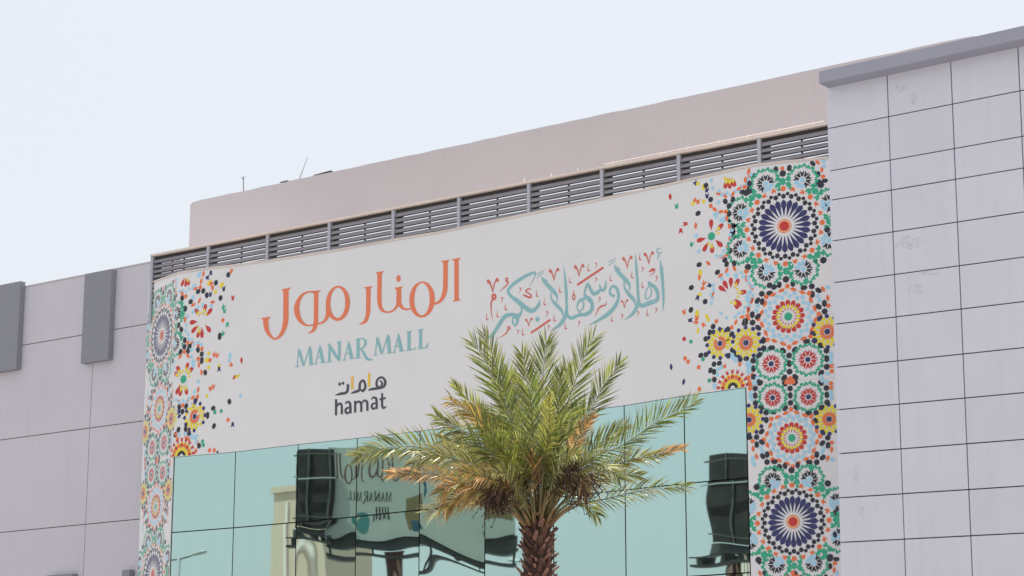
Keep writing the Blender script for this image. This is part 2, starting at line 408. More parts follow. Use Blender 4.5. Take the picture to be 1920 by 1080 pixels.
# pattern list in right-column pixels, upper half; lower half mirrored about the seam
UP = [('big', 1473, 422, None)]
for k in range(8):
    a = TAU*(k+.5)/8; UP.append(('bk', 1473+92*math.sin(a), 422-92*math.cos(a), a+math.pi))
UP += [('six', 1479, 594, None), ('red', 1446, 680, None), ('red', 1515, 677, None), ('sun', 1398, 637, None), ('sun', 1552, 628, None)]
UP += [('st', 1429, 547, (90, 215, 178)), ('st', 1411, 600, (0, 45, 135, 270)), ('st', 1432, 650, (0, 90)), ('st', 1412, 671.5, (50, 180)),
       ('st', 1480, 667, (-48, 48, 180)), ('st', 1480.6, 697, (-135, 135)), ('st', 1528, 643, (0, -90, 130)), ('st', 1550, 663, (180,)), ('st', 1550, 693, (-135,)),
       ('st', 1547.5, 590, (0, -48, -140)), ('st', 1524, 541, (178, 125, -95)), ('st', 1413, 702, (135,))]
for sh, x, y, a in (('Od', 52, 112, 20), ('Od', 18, 205, 10), ('Op', 20, 295, 90), ('Bo', 120, 165, 0), ('Bo', 105, 215, 0), ('Bo', 765, 115, 0), ('Bo', 785, 160, 0), ('Od', 825, 45, -25), ('Od', 872, 145, -5), ('Op', 880, 225, 90),
    ('Bo', 875, 30, 0), ('Bo', 22, 20, 0), ('Bo', 12, 100, 0), ('Bo', 5, 60, 0), ('Bt', 25, 805, 40), ('Bt', 20, 862, -40), ('Op', 15, 920, 0), ('Oa', 25, 965, 0), ('Bo', 75, 985, 0), ('Bo', 100, 1045, 0), ('Bt', 900, 750, 0), ('Bt', 895, 815, 0), ('Oa', 905, 865, 90),
    ('Op', 905, 915, 0), ('Bo', 860, 940, 0), ('Bo', 805, 1010, 0), ('Op', 465, 960, 0), ('Oa', 430, 1000, 60), ('Oa', 490, 1000, -60), ('Ks', 250, -45, 0), ('Kh', 300, -20, 60), ('Gt', 640, -60, 30)):
    UP.append(('pc', 1400+x/5.68, 540+y/5.68, (sh, a)))
for sh, x, y, a in (('Od', 30, 120, 25), ('Kt', 85, 115, 35), ('Kt', 30, 265, 0), ('Op', 420, 68, 180), ('Kt', 770, 45, -40), ('Od', 825, 35, -40), ('Od', 873, 125, -5), ('Op', 888, 208, 90), ('Kt', 832, 175, 0), ('Ks', 835, 265, 0), ('Kt', 905, 258, 90),
    ('Bo', 895, 30, 0), ('Bo', 898, 90, 0), ('Kt', 905, 555, 10), ('Ks', 925, 820, 0)):
    UP.append(('pc', 1400+x/6, 300+y/6, (sh, a)))
SHP = {'a': darrow(10.5, 8.5), 'h': hexl(12.5, 9), 'd': diam(14, 6), 'p': pent(9, 8.5), 's': star(8, 6.4, 5), 'o': hexl(8.5, 7.8), 't': hexl(13.5, 8)}
KIND = {'big': m_big, 'six': m_sixteen, 'sun': m_sun}
def build_pattern(ucol, keep, ymin=-1e9):
    for half in (0, 1):
        f = 1. if half == 0 else .885
        for kind, x, y, ex in UP:
            du = (x-AX+ (712-y)*.021)*SR; dz = (712-y)*SR*f
            if half: du = (x-AX+(712-y)*.021)*SR*.97; dz = -dz-3*SR
            if kind == 'bk':
                L = m_rose('K', facing=ex if not half else math.pi-ex)
            elif kind == 'red': L = m_rose('R')
            elif kind == 'pc': L = [(xf(SHP[ex[0][1]], 0, 0, -math.radians(ex[1] if not half else 180-ex[1]), 1), ex[0][0], 0)]
            elif kind == 'st': L = m_star(ex if not half else [180-a for a in ex])
            else: L = KIND[kind]()
            nm = {'big': 'medallion', 'six': 'medallion', 'bk': 'rosette', 'red': 'rosette', 'sun': 'rosette', 'st': 'star_motif', 'pc': 'tile_print'}[kind]
            emit(L, ucol+du, ZSEAM+dz, SR*(1 if not half else .92), (lambda u, k_=kind: keep(u, k_)), name=nm, grow={'medallion': 1.03, 'rosette': 1.0, 'star_motif': 1.12, 'tile_print': 1.0}[nm])
uR = UZ(1479, 712)[0]
build_pattern(uR, lambda u, k: 1 if u > -.12 else (0 if k in ('st', 'six', 'pc') else .95 if k in ('bk', 'sun') else (1 if u > -.45 else 0)))
uL = UZ(294.5, 862)[0]
ZS_R = ZSEAM; ZSEAM = UZ(294.5, 862)[1]
build_pattern(uL, lambda u, k: 1 if u < -WM+.06 else (0 if k != 'bk' else (.8 if u < -WM+.35 else 0)))
ZSEAM = ZS_R
# third repeat below the lower big medallion, and blue filler at the outer edge of the right column
for (x, y, kd) in ((1480, 1130, 'six'),): emit(m_sixteen(), UZ(1488, y)[0], UZ(1488, y)[1], SR*.92, None, name='medallion')
# partly scattered medallions on the front sheet
def sub(L, angs, also=(), tol=.2):
    out = []
    for poly, col, ly in L:
        gx = sum(p[0] for p in poly)/len(poly); gy = sum(p[1] for p in poly)/len(poly)
        r = math.hypot(gx, gy); an = math.degrees(math.atan2(gx, gy)) % 360
        if r < 2:
            if 'c' in also: out.append((poly, col, ly))
            continue
        near = any(abs((an-a+180) % 360-180) < 11 for a in angs)
        if col in 'RY' and near: out.append((poly, col, ly))
        if col == 'B' and r > 35:
            for lo, hi in also:
                if isinstance(lo, (int, float)) and (lo <= an <= hi or lo <= an-360 <= hi): out.append((poly, col, ly)); break
    return out
def petals(px, py, angs, centre, blues, k=1.):
    u, z = UZ(px, py); s = UZ(px, py)[1]-UZ(px, py+1)[1]
    L = []
    if centre: L.append((star(16, 8.6, 6.8), 'G', 0))
    for a, yl in angs:
        a = math.radians(a)
        L.append((at([(0, 11), (4.2, 22), (4.6, 26), (3.2, 31), (0, 32), (-3.2, 31), (-4.6, 26), (-4.2, 22)], 0, a), 'R', 0))
        if yl: L.append((at([(0, 13), (3.2, 19), (0, 25), (-3.2, 19)], 0, a), 'Y', 1))
        if yl: L.append((at(hexl(6, 5), 15, a+.45), 'Y', 0))
    for lo, hi in blues:
        n = max(1, int((hi-lo)/11.25))
        for i in range(n+1):
            a = math.radians(lo+(hi-lo)*i/n)
            L.append((at(hexl(7.4, 7.4), 40 if i % 2 else 44, a), 'B', 0))
    for e_ in L: emit([e_], u, z, s*k, name='petal_print', grow=.98)
petals(1334, 443, ((0, 0), (52, 1), (135, 0), (178, 1), (215, 0), (262, 0)), True, ((60, 165), (20, 42)))
petals(1371, 552, ((0, 0), (32, 1), (88, 1), (140, 0), (155, 1), (305, 0), (330, 0)), False, ((30, 170), (255, 300), (195, 215)))
petals(1368, 322, ((200, 1), (180, 1), (160, 1)), False, ((105, 215), (235, 255)))
petals(379, 602, ((15, 1), (50, 0), (135, 0), (178, 0), (200, 1), (235, 0), (272, 0), (325, 1)), False, ((180, 290),))
petals(349, 512, ((160, 1), (180, 0), (205, 0)), False, ((150, 205), (235, 265)), .8)
petals(344, 711, ((20, 1), (50, 1), (160, 1), (195, 1), (215, 0), (300, 1), (325, 1)), True, ((120, 215), (25, 40), (300, 325)))
def fan(px, py):
    u, z = UZ(px, py); s = UZ(px, py)[1]-UZ(px, py+1)[1]; L = []
    for k in range(-4, 5):
        a = k*.36
        L.append((at(darrow(9, 7), 32, a), 'R', 0)); L.append((at(pent(9, 7), 24, a+.18), 'Y', 0)); L.append((at(pent(9, 7.5), 22, a), 'O' if k % 2 else 'R', 1))
        L.append((at(diam(12, 6), 14, a), 'Y', 0)); L.append((at(arrow(8, 6.5), 8, a*1.1), 'K', 1))
        if k % 2: L.append((at(darrow(9, 8), 47, a), 'O', 0))
    for e_ in L: emit([e_], u, z, s, name='petal_print', grow=.98)
fan(1374, 728); fan(340, 856)
for x, y, sc in ((1350, 644, 1), (365, 781, .95)):
    u, z = UZ(x, y); s = UZ(x, y)[1]-UZ(x, y+1)[1]
    emit([e for e in m_sun() if random.random() < (.85)], u, z, s*.95*sc, name='rosette', grow=1.03)
# loose pieces: crop origin, scale, then (kind, x, y, angle deg, size)
def loose(ox, oy, sc, items):
    for it in items:
        kind, x, y, a = it[:4]; px, py = ox+x/sc, oy+y/sc
        u, z = UZ(px, py); s = UZ(px, py)[1]-UZ(px, py+1)[1]
        c = kind[0]; sh = kind[1]
        poly = {'a': darrow(10.5, 8.5), 'h': hexl(12.5, 9), 'd': diam(14, 6), 'p': pent(9, 8.5), 's': star(8, 6, 4.6), 'o': hexl(8.5, 7.5), 't': hexl(13.5, 8)}[sh]
        L = [(poly, c, 0)]
        emit(L, u, z, s*(it[4] if len(it) > 4 else 1), rot=math.radians(-a), name='loose_tile_print')
loose(1240, 300, 5.4, [('Rd', 90, 372, -10), ('Ga', 155, 465, 0), ('Na', 345, 230, -30), ('Yo', 370, 238, 0), ('Yt', 428, 275, 0), ('Ks', 452, 258, 0), ('Na', 462, 300, 20), ('Na', 463, 360, 0),
    ('Ks', 500, 400, 0), ('Od', 335, 412, 25), ('Yo', 322, 442, 0), ('Oa', 370, 418, 0), ('Yo', 428, 420, 0), ('Kh', 372, 540, 70), ('Op', 500, 468, 180), ('Od', 540, 500, -50), ('Od', 605, 523, -85),
    ('Op', 655, 520, 0), ('Ra', 240, 648, -90), ('Ra', 197, 720, 180), ('Od', 348, 665, 0), ('Bo', 352, 765, 0), ('Ga', 308, 850, 20), ('Bo', 380, 928, 0), ('Kh', 383, 1060, 80), ('Bo', 540, 550, 0), ('Bo', 555, 575, 0),
    ('Bo', 602, 605, 0), ('Bo', 632, 618, 0), ('Bo', 577, 427, 0), ('Od', 580, 340, -80), ('Od', 645, 362, -40), ('Od', 725, 345, 30), ('Kh', 648, 420, -35), ('Kh', 724, 400, 25), ('Ks', 686, 465, 0), ('Kh', 688, 545, 0),
    ('Od', 662, 590, -10), ('Od', 690, 672, -25), ('Kh', 730, 668, -20), ('Op', 725, 725, 90), ('Od', 695, 785, 20), ('Kh', 732, 780, 15), ('Od', 668, 880, 5), ('Kh', 697, 920, 0), ('Op', 665, 955, 0), ('Od', 615, 980, 75),
    ('Kh', 643, 1012, 60), ('Kh', 662, 1055, 20), ('Kh', 738, 1048, -25), ('Od', 475, 1045, -50), ('Op', 848, 272, 90), ('Kh', 822, 325, 90), ('Ks', 892, 318, 0), ('Kh', 892, 238, 0), ('Od', 852, 200, 0), ('Od', 885, 115, 15), ('Od', 790, 290, 70)])
loose(1240, 500, 4.32, [('Yt', 315, 50, 5), ('Od', 308, 88, 0), ('Kh', 243, 170, 75), ('Oa', 347, 130, 30), ('Oa', 338, 172, 60), ('Na', 387, 150, -60), ('Od', 417, 222, 20), ('Yo', 312, 225, 0), ('Na', 293, 255, 200), ('Ks', 355, 283, 0),
    ('Oa', 183, 365, -20), ('Kh', 240, 350, 25), ('Yt', 290, 378, 0), ('Oa', 288, 412, 0), ('Na', 238, 433, 90), ('Oa', 278, 448, -60), ('Yo', 368, 400, 0), ('Yo', 378, 430, 0), ('Oa', 343, 475, 150), ('Op', 447, 440, 20), ('Yd', 296, 518, 5),
    ('Rp', 185, 583, 0), ('Go', 240, 607, 0), ('Op', 192, 740, 0), ('Op', 217, 772, 180), ('Nd', 80, 812, -8), ('Nd', 181, 933, 12), ('Kh', 320, 718, 75), ('Ks', 362, 712, 0), ('Gp', 338, 752, 180), ('Op', 303, 812, 0), ('Op', 308, 988, 0),
    ('Ks', 420, 485, 0), ('Kh', 392, 533, 20), ('Ks', 360, 585, 0), ('Gp', 392, 922, 90), ('Ks', 430, 915, 0), ('Kh', 398, 840, 20), ('Kh', 428, 852, 0), ('Ks', 427, 790, 0), ('Kh', 470, 782, 80), ('Kh', 540, 508, -25), ('Ks', 572, 545, 0),
    ('Kh', 545, 590, 20), ('Ks', 575, 675, 0), ('Kh', 545, 722, 30), ('Kh', 605, 712, -30), ('Ks', 640, 752, 0), ('Kh', 688, 745, 90), ('Bt', 575, 725, 10), ('Bt', 600, 755, -10), ('Bt', 700, 785, 30), 
    ('Bo', 460, 830, 0), ('Bo', 488, 815, 0), ('Bo', 455, 875, 0), ('Bt', 430, 965, 0), ('Op', 570, 490, 0), ('Od', 603, 450, 25), ('Od', 655, 408, 75), ('Op', 698, 395, 0), ('Od', 735, 262, 25), ('Od', 706, 335, 5), 
    ('Kh', 680, 437, 90), ('Od', 690, 95, -5), ('Od', 730, 165, -30), ('Op', 690, 40, 90), ('Kh', 455, 45, 65), ('Od', 480, 72, 60), ('Od', 530, 30, 30), ('Od', 592, 15, -35), ('Bo', 490, 100, 0), ('Bo', 537, 65, 0), ('Bt', 606, 75, 0), ('Na', 422, 535, 0), ('Na', 483, 510, 20), ('Na', 508, 520, 0)])
loose(325, 495, 5.84, [('Ks', 602, 118, 0), ('Oa', 637, 72, 20), ('Na', 410, 103, 180), ('Na', 378, 148, 90), ('Yt', 395, 205, 60), ('Op', 418, 215, 90), ('Ks', 467, 205, 0), ('Oa', 430, 255, 0), ('Yt', 530, 228, 60), ('Na', 553, 268, 0), ('Yo', 462, 305, 0),
    ('Kh', 272, 302, 80), ('Ks', 328, 295, 0), ('Kh', 367, 342, -25), ('Na', 407, 328, 0), ('Ks', 517, 372, 0), ('Ra', 652, 368, 0), ('Od', 430, 417, 90), ('Od', 285, 402, 30), ('Od', 218, 447, 70), ('Kh', 190, 413, 85), ('Bo', 215, 365, 0), ('Bo', 230, 235, 0),
    ('Bo', 325, 452, 0), ('Bo', 268, 475, 0), ('Bo', 415, 460, 0), ('Bo', 220, 522, 0), ('Ga', 550, 468, 30), ('Ga', 560, 510, 0), ('Op', 545, 613, 30), ('Ga', 592, 668, 180), ('Ga', 545, 760, 40), ('Kt', 508, 792, 0, 1.15), ('Od', 305, 190, 5), ('Od', 243, 270, 75),
    ('Op', 295, 253, 0), ('Od', 330, 108, 10), ('Bo', 278, 125, 0), ('Bo', 290, 105, 0), ('Od', 97, 325, -40), ('Op', 135, 357, 180), ('Kh', 97, 375, -25), ('Kh', 132, 490, 0), ('Ga', 90, 425, 0), ('Ga', 98, 468, 30), ('Ga', 95, 525, 0), ('Ga', 85, 570, 30), ('Od', 130, 608, 15),
    ('Ks', 55, 672, 0), ('Kh', 88, 718, -25), ('Ga', 78, 770, 0), ('Ga', 90, 812, 20), ('Kh', 125, 835, 0), ('Op', 157, 858, 0), ('Ks', 122, 907, 0), ('Kh', 178, 900, 80), ('Kh', 80, 962, 25), ('Kh', 160, 952, -30), ('Op', 120, 965, 180), ('Od', 75, 1012, 40), ('Od', 160, 1005, -45),
    ('Od', 210, 862, -80), ('Od', 272, 890, -40), ('Op', 313, 925, 0), ('Kh', 270, 940, -25), ('Ks', 312, 987, 0), ('Kh', 312, 1050, 0), ('Op', 275, 1035, 90), ('Yo', 388, 978, 0), ('Oa', 447, 990, -10), ('Oa', 483, 997, 20), ('Bt', 622, 1005, -10), ('Bo', 613, 1055, 0), ('Rd', 747, 1055, -12), ('Bo', 200, 940, 0)])
loose(325, 670, 5.68, [('Yt', 360, 30, 90), ('Op', 393, 30, 90), ('Yo', 375, 108, 0), ('Kh', 340, 162, -25), ('Yo', 487, 92, 0), ('Na', 487, 130, 180), ('Od', 300, 160, -15), ('Od', 272, 80, -5), ('Oa', 612, 78, -70), ('Rd', 655, 210, 60), ('Yd', 682, 203, 70), ('Oa', 392, 330, -20),
    ('Oa', 427, 310, 20), ('Yo', 358, 413, 0, .9), ('Bo', 716, 407, 0), ('Kh', 597, 472, -25), ('Kh', 425, 542, 85), ('Gp', 443, 580, 10), ('Go', 510, 572, 0), ('Kt', 365, 618, 0, 1.1), ('Op', 585, 665, 80), ('Na', 632, 720, 180), ('Kh', 433, 732, 30), ('Go', 312, 895, 0), ('Go', 320, 935, 0),
    ('Ks', 275, 942, 0), ('Op', 388, 988, 60), ('Op', 435, 985, -10), ('Kp', 470, 1012, 0, .8), ('Ks', 98, 577, 0), ('Kh', 63, 530, -30), ('Kh', 137, 520, 28), ('Na', 55, 580, -90), ('Na', 147, 572, 90), ('Na', 65, 620, 30), ('Op', 100, 515, 180), ('Od', 62, 478, -40), ('Od', 147, 468, 45),
    ('Od', 208, 430, 70), ('Op', 258, 415, 0), ('Od', 266, 345, 10), ('Kh', 236, 462, 75), ('Na', 212, 505, 0), ('Bt', 200, 845, -30), ('Bt', 240, 850, 40), ('Bo', 245, 903, 0), ('Bo', 265, 257, 0), ('Kh', 132, 765, -25), ('Kh', 55, 770, 25), ('Ks', 168, 810, 0), ('Na', 138, 712, 0),
    ('Ks', 20, 825, 0), ('Bo', 60, 822, 0), ('Bo', 125, 815, 0), ('Oa', 135, 855, 0), ('Oa', 165, 870, 0), ('Oa', 240, 990, 0), ('Bo', 205, 50, 0), ('Bo', 213, 90, 0), ('Kh', 303, 40, 0), ('Op', 265, 15, 0), ('Oa', 45, 865, 20)])

# ---- lettering : strokes with varying width (crop coordinates), printed on the front sheet
def spline(pts, n=7):
    if len(pts) < 3:
        a, c = pts; return [tuple(a[i]+(c[i]-a[i])*k/4 for i in range(3)) for k in range(5)]
    Q = [pts[0]]+list(pts)+[pts[-1]]; out = []
    for i in range(1, len(Q)-2):
        for k in range(n):
            t = k/n; p = [.5*((2*Q[i][j])+(-Q[i-1][j]+Q[i+1][j])*t+(2*Q[i-1][j]-5*Q[i][j]+4*Q[i+1][j]-Q[i+2][j])*t*t+(-Q[i-1][j]+3*Q[i][j]-3*Q[i+1][j]+Q[i+2][j])*t**3) for j in range(3)]
            out.append(tuple(p))
    out.append(tuple(pts[-1])); return out
class Ink:
    """collects letter shapes in photo pixels, as quads; builds them on the banner or on another flat board"""
    def __init__(s, ox, oy, sc): s.ox, s.oy, s.sc = ox, oy, sc; s.P = []
    def q(s, p): return (s.ox+p[0]/s.sc, s.oy+p[1]/s.sc)
    def st(s, *pts, w_=None, n=7, vert=False):
        pts = [(p[0], p[1], p[2] if len(p) > 2 else w_) for p in pts]
        S = spline(pts, n); L = []; R = []
        for i, p in enumerate(S):
            a = S[max(0, i-1)]; c = S[min(len(S)-1, i+1)]; dx, dy = c[0]-a[0], c[1]-a[1]; l = math.hypot(dx, dy) or 1
            nx, ny = -dy/l*p[2]/2, dx/l*p[2]/2
            L.append((p[0]+nx, p[1]+ny)); R.append((p[0]-nx, p[1]-ny))
        s.P.append([[s.q(L[i]), s.q(L[i+1]), s.q(R[i+1]), s.q(R[i])] for i in range(len(L)-1)])
    def poly(s, *pts): s.P.append([[s.q(p) for p in pts]])
    def ring(s, cx, cy, rx, ry, ix, iy, icx=None, icy=None, n=40, tilt=0.):
        icx = cx if icx is None else icx; icy = cy if icy is None else icy; o = []; i_ = []
        for k in range(n+1):
            a = TAU*k/n; o.append((cx+rx*math.cos(a), cy+ry*math.sin(a)-tilt*math.cos(a)*rx)); i_.append((icx+ix*math.cos(a), icy+iy*math.sin(a)-tilt*math.cos(a)*ix))
        s.P.append([[s.q(o[k]), s.q(o[k+1]), s.q(i_[k+1]), s.q(i_[k])] for k in range(n)])
    def blob(s, cx, cy, rx, ry, rot=0., n=14):
        c, d = math.cos(rot), math.sin(rot)
        s.P.append([[s.q((cx+rx*math.cos(TAU*k/n)*c-ry*math.sin(TAU*k/n)*d, cy+rx*math.cos(TAU*k/n)*d+ry*math.sin(TAU*k/n)*c)) for k in range(n)]])
    def build(s, name, mat, parent, label=None, fn=None, tol=2.6, pname=None):
        pts = [[p for q in piece for p in q] for piece in s.P]; bb = [(min(p[0] for p in c), max(p[0] for p in c), min(p[1] for p in c), max(p[1] for p in c)) for c in pts]
        par = list(range(len(pts)))
        def root(i):
            while par[i] != i: i = par[i]
            return i
        for i in range(len(pts)):
            for j in range(i):
                a, c = bb[i], bb[j]
                if a[0] > c[1]+tol or c[0] > a[1]+tol or a[2] > c[3]+tol or c[2] > a[3]+tol or root(i) == root(j): continue
                if any((p[0]-q[0])**2+(p[1]-q[1])**2 < tol*tol for p in pts[i] for q in pts[j]): par[root(i)] = root(j)
        groups = {}
        for i in range(len(pts)): groups.setdefault(root(i), []).append(i)
        holder = obj('lettering' if not pname else pname+'_group', None, parent) if False else parent
        first = None
        for g_ in groups.values():
          V = []; F = []
          for k_ in g_:
            piece = s.P[k_]
            for i, q in enumerate(piece):
                lift = .003+.0011*(k_ % 5)+.0009*i/max(1, len(piece)-1)
                b0 = len(V); uz = [UZ(*p) for p in q]
                ar = sum(uz[j][0]*uz[(j+1) % len(uz)][1]-uz[(j+1) % len(uz)][0]*uz[j][1] for j in range(len(uz)))
                if ar < 0: uz = uz[::-1]
                if fn: V += [fn(u, z, lift*3) for u, z in uz]
                else: V += [P(u, z, lift) for u, z in uz]
                F.append(tuple(range(b0, b0+len(uz))))
          o = obj(name, mesh(name, V, F, mat), parent)
        return o
A = Ink(470, 460, 4.5)
A.st((1737, 118), (1738, 460), w_=38); A.poly((1688, 121), (1775, 102), (1758, 125), (1719, 131)); A.poly((1702, 476), (1719, 458), (1757, 452), (1774, 465))
A.st((1645, 130, 38), (1644, 300, 38), (1638, 390, 38), (1605, 465, 26), (1548, 497, 14)); A.poly((1604, 134), (1678, 121), (1664, 142), (1626, 146))
A.ring(1447, 457, 108, 152, 65, 136, 1446, 454, tilt=.05)
A.st((1250, 360, 38), (1250, 470, 42), (1236, 510, 24), (1200, 552, 16), (1145, 563, 15), (1102, 535, 30), (1087, 460, 38), (1088, 330, 38), (1088, 228, 38))
A.st((1252, 480, 38), (1275, 522, 26), (1310, 540, 16), (1350, 536, 14)); A.poly((1210, 359), (1286, 346), (1268, 372), (1232, 378)); A.poly((1054, 230), (1126, 216), (1107, 240), (1069, 245))
A.blob(1248, 280, 19, 29)
A.st((994, 355, 38), (993, 480, 38), (990, 570, 36), (968, 640, 28), (918, 668, 5)); A.poly((953, 355), (1030, 342), (1013, 365), (975, 370))
A.ring(737, 490, 102, 148, 63, 128, 736, 485, tilt=.05)
A.st((655, 520, 40), (650, 590, 32), (622, 640, 20), (570, 662, 12), (480, 676, 14), (418, 632, 34), (389, 545, 45), (408, 460, 32), (460, 402, 16), (552, 388, 10))
A.st((553, 392, 38), (552, 560, 38), (549, 660, 38), (528, 718, 26), (484, 742, 5)); A.poly((500, 394), (595, 376), (572, 402), (534, 408))
A.st((298, 370, 45), (298, 520, 45), (294, 650, 44), (262, 745, 30), (205, 790, 16), (150, 740, 32), (130, 670, 44), (130, 612, 44)); A.poly((260, 372), (342, 355), (322, 380), (276, 388)); A.poly((88, 615), (173, 601), (152, 624), (108, 632))
A.build('arabic_letter', M['orange_ink'], ban, 'orange arabic letters along the banner top')
T = Ink(470, 460, 4.5)
def serif(x0, y0, x1, y1, w_=7): T.st((x0, y0), (x1, y1), w_=w_)
def Mlet(x, y, h=145):
    T.st((x+15, y-h), (x+3, y), w_=9); T.st((x+17, y-h-6, 8), (x+28, y-h+35, 24), (x+58, y-6, 18)); T.st((x+58, y-8), (x+108, y-h-22), w_=9); T.st((x+110, y-h-28, 8), (x+113, y-h+10, 26), (x+121, y-22, 26)); serif(x-14, y+3, x+20, y-3); serif(x+102, y-13, x+142, y-21)
def Alet(x, y):
    T.st((x+40, y-150), (x+3, y), w_=9); T.st((x+40, y-160, 6), (x+47, y-110, 24), (x+66, y-14, 28)); T.st((x+18, y-52), (x+55, y-59), w_=8); serif(x-12, y+2, x+18, y-3); serif(x+47, y-9, x+92, y-16)
Mlet(390, 1024); Alet(545, 1001); Alet(787, 968); Mlet(1050, 925); Alet(1207, 905)
T.st((665, 838, 12), (664, 980, 22)); T.st((657, 828, 8), (672, 858, 24), (735, 952, 24), (752, 975, 6)); T.st((748, 815, 26), (750, 965, 16)); serif(644, 989, 690, 981); serif(727, 820, 767, 809)
T.st((907, 792), (906, 945), w_=27); serif(886, 797, 930, 786); serif(884, 955, 932, 945); T.st((910, 790, 10), (950, 788, 12), (970, 818, 24), (955, 858, 14), (922, 872, 9)); T.st((925, 868, 10), (950, 900, 22), (985, 958, 24), (1036, 966, 4))
T.st((1337, 728), (1336, 880), w_=27); serif(1314, 734, 1362, 723); serif(1312, 889, 1386, 875); T.poly((1375, 882), (1398, 846), (1390, 878))
T.st((1435, 712), (1434, 865), w_=27); serif(1412, 716, 1460, 706); serif(1412, 874, 1485, 861, 9); T.poly((1470, 868), (1502, 815), (1494, 862))
T.build('serif_letter', M['teal_ink'], ban, tol=1.3)
H = Ink(540, 600, 5.4); H2 = Ink(540, 600, 5.4)
H.st((812, 712, 10), (850, 700, 26), (920, 690, 26), (972, 672, 26), (985, 620, 26), (955, 582, 22), (920, 590, 22), (898, 625, 22), (900, 665, 24), (925, 682, 24)); H.st((930, 612, 14), (955, 640, 20), (940, 672, 18))
H.st((640, 742, 10), (680, 728, 26), (722, 708, 26), (730, 640, 24), (762, 612, 22), (782, 650, 24), (782, 690, 24), (758, 718, 26), (740, 705, 18))
H.st((482, 762, 8), (530, 748, 26), (590, 735, 26), (606, 700, 26), (608, 650, 24)); H.poly((525, 628), (543, 648), (525, 670), (508, 650)); H.poly((558, 620), (575, 640), (558, 660), (541, 641))
H.st((488, 802), (487, 966), w_=24); H.st((494, 880, 14), (512, 852, 22), (536, 850, 24), (546, 885, 23), (545, 955, 23))
def alow(x, y): H.st((x+6, y+22, 10), (x+28, y+2, 22), (x+54, y+12, 24), (x+60, y+55, 24), (x+60, y+118, 24)); H.st((x+52, y+58, 14), (x+20, y+68, 22), (x+10, y+98, 22), (x+28, y+118, 20), (x+52, y+100, 14))
alow(573, 828); alow(838, 783)
H.st((681, 818), (681, 938), w_=23); H.st((688, 850, 12), (708, 828, 20), (733, 832, 23), (742, 865, 23), (743, 930, 23)); H.st((748, 848, 12), (768, 818, 20), (795, 822, 23), (804, 850, 23), (805, 920, 23))
H.st((954, 740, 20), (954, 800, 24), (954, 865, 24), (968, 892, 22), (996, 874, 10)); H.st((926, 806), (990, 790), w_=20)
H.build('wordmark_letter', M['dark_ink'], ban, tol=1.2)
H2.poly((808, 552), (824, 522), (834, 548), (834, 668), (810, 684)); H2.poly((638, 588), (652, 558), (664, 580), (664, 696), (640, 712))
H2.build('wordmark_accent', M['amber_ink'], ban, 'two amber strokes in the wordmark')
C = Ink(900, 450, 5.333)
C.st((1803, 195, 4), (1808, 260, 22), (1818, 330, 32), (1828, 450, 28), (1835, 600, 22), (1828, 718, 3)); C.poly((1806, 225), (1838, 295), (1822, 300))
C.st((1808, 90, 6), (1785, 82, 10), (1770, 108, 12), (1785, 135, 12), (1828, 118, 6)); C.st((1795, 145, 12), (1768, 195, 4))
C.st((1684, 412, 6), (1700, 440, 34), (1752, 478, 34), (1778, 540, 30), (1768, 600, 34), (1700, 628, 44), (1632, 655, 40), (1598, 645, 30), (1582, 560, 24), (1575, 420, 24), (1564, 280, 22), (1553, 140, 4)); C.poly((1680, 440), (1722, 440), (1700, 415))
C.st((1695, 450, 8), (1658, 520, 12), (1660, 590, 12), (1700, 568, 12), (1716, 520, 12), (1700, 470, 8))
C.st((1345, 245, 4), (1365, 300, 30), (1420, 360, 40), (1475, 420, 36), (1500, 470, 16), (1488, 510, 8)); C.poly((1360, 262), (1412, 298), (1378, 300))
C.st((1440, 405, 8), (1448, 480, 16), (1495, 550, 34), (1540, 600, 26), (1552, 650, 6)); C.st((1582, 590, 12), (1572, 660, 34), (1525, 740, 32), (1442, 800, 3))
C.st((1345, 565, 30), (1300, 535, 22), (1308, 480, 22), (1340, 462, 28), (1374, 500, 30), (1385, 570, 26), (1355, 655, 36), (1280, 740, 40), (1180, 805, 26), (1078, 858, 3))
C.st((1258, 395, 4), (1256, 460, 20), (1235, 500, 30), (1208, 490, 22), (1196, 440, 6)); C.st((1215, 485, 14), (1180, 520, 34), (1135, 538, 34), (1100, 480, 30), (1078, 440, 24), (1055, 490, 18), (1048, 550, 22), (1090, 590, 44), (1122, 640, 34), (1112, 705, 34), (1050, 745, 36), (985, 730, 16))
C.st((1050, 585, 30), (1000, 605, 26), (972, 660, 12), (985, 712, 10), (1025, 690, 14), (1038, 640, 14), (1015, 600, 8))
C.st((1060, 745, 30), (980, 755, 30), (915, 780, 36), (875, 750, 26), (866, 640, 24), (860, 480, 28), (838, 262, 4))
C.st((615, 362, 4), (640, 410, 30), (695, 470, 40), (750, 530, 36), (775, 580, 16), (765, 620, 8)); C.poly((632, 378), (684, 414), (650, 418))
C.st((708, 520, 8), (716, 590, 16), (765, 650, 34), (815, 705, 26), (828, 758, 6)); C.st((862, 690, 12), (848, 770, 34), (800, 845, 32), (708, 910, 3))
C.st((495, 472, 3), (530, 405, 8), (552, 350, 14), (540, 325, 24), (440, 370, 34), (330, 445, 34), (284, 500, 26), (300, 550, 30), (380, 615, 46), (460, 680, 48), (520, 708, 44), (570, 672, 30), (598, 602, 8)); C.st((600, 610, 10), (595, 682, 3))
C.poly((572, 760), (600, 790), (576, 824), (550, 798)); C.st((410, 650, 12), (416, 710, 16), (385, 755, 36), (310, 745, 34), (245, 770, 40), (190, 850, 34), (145, 920, 34), (100, 985, 34))
C.st((375, 770, 40), (372, 820, 24), (355, 865, 8)); C.st((325, 785, 10), (330, 830, 20), (355, 865, 12)); C.st((322, 785, 10), (360, 765, 40), (400, 745, 20))
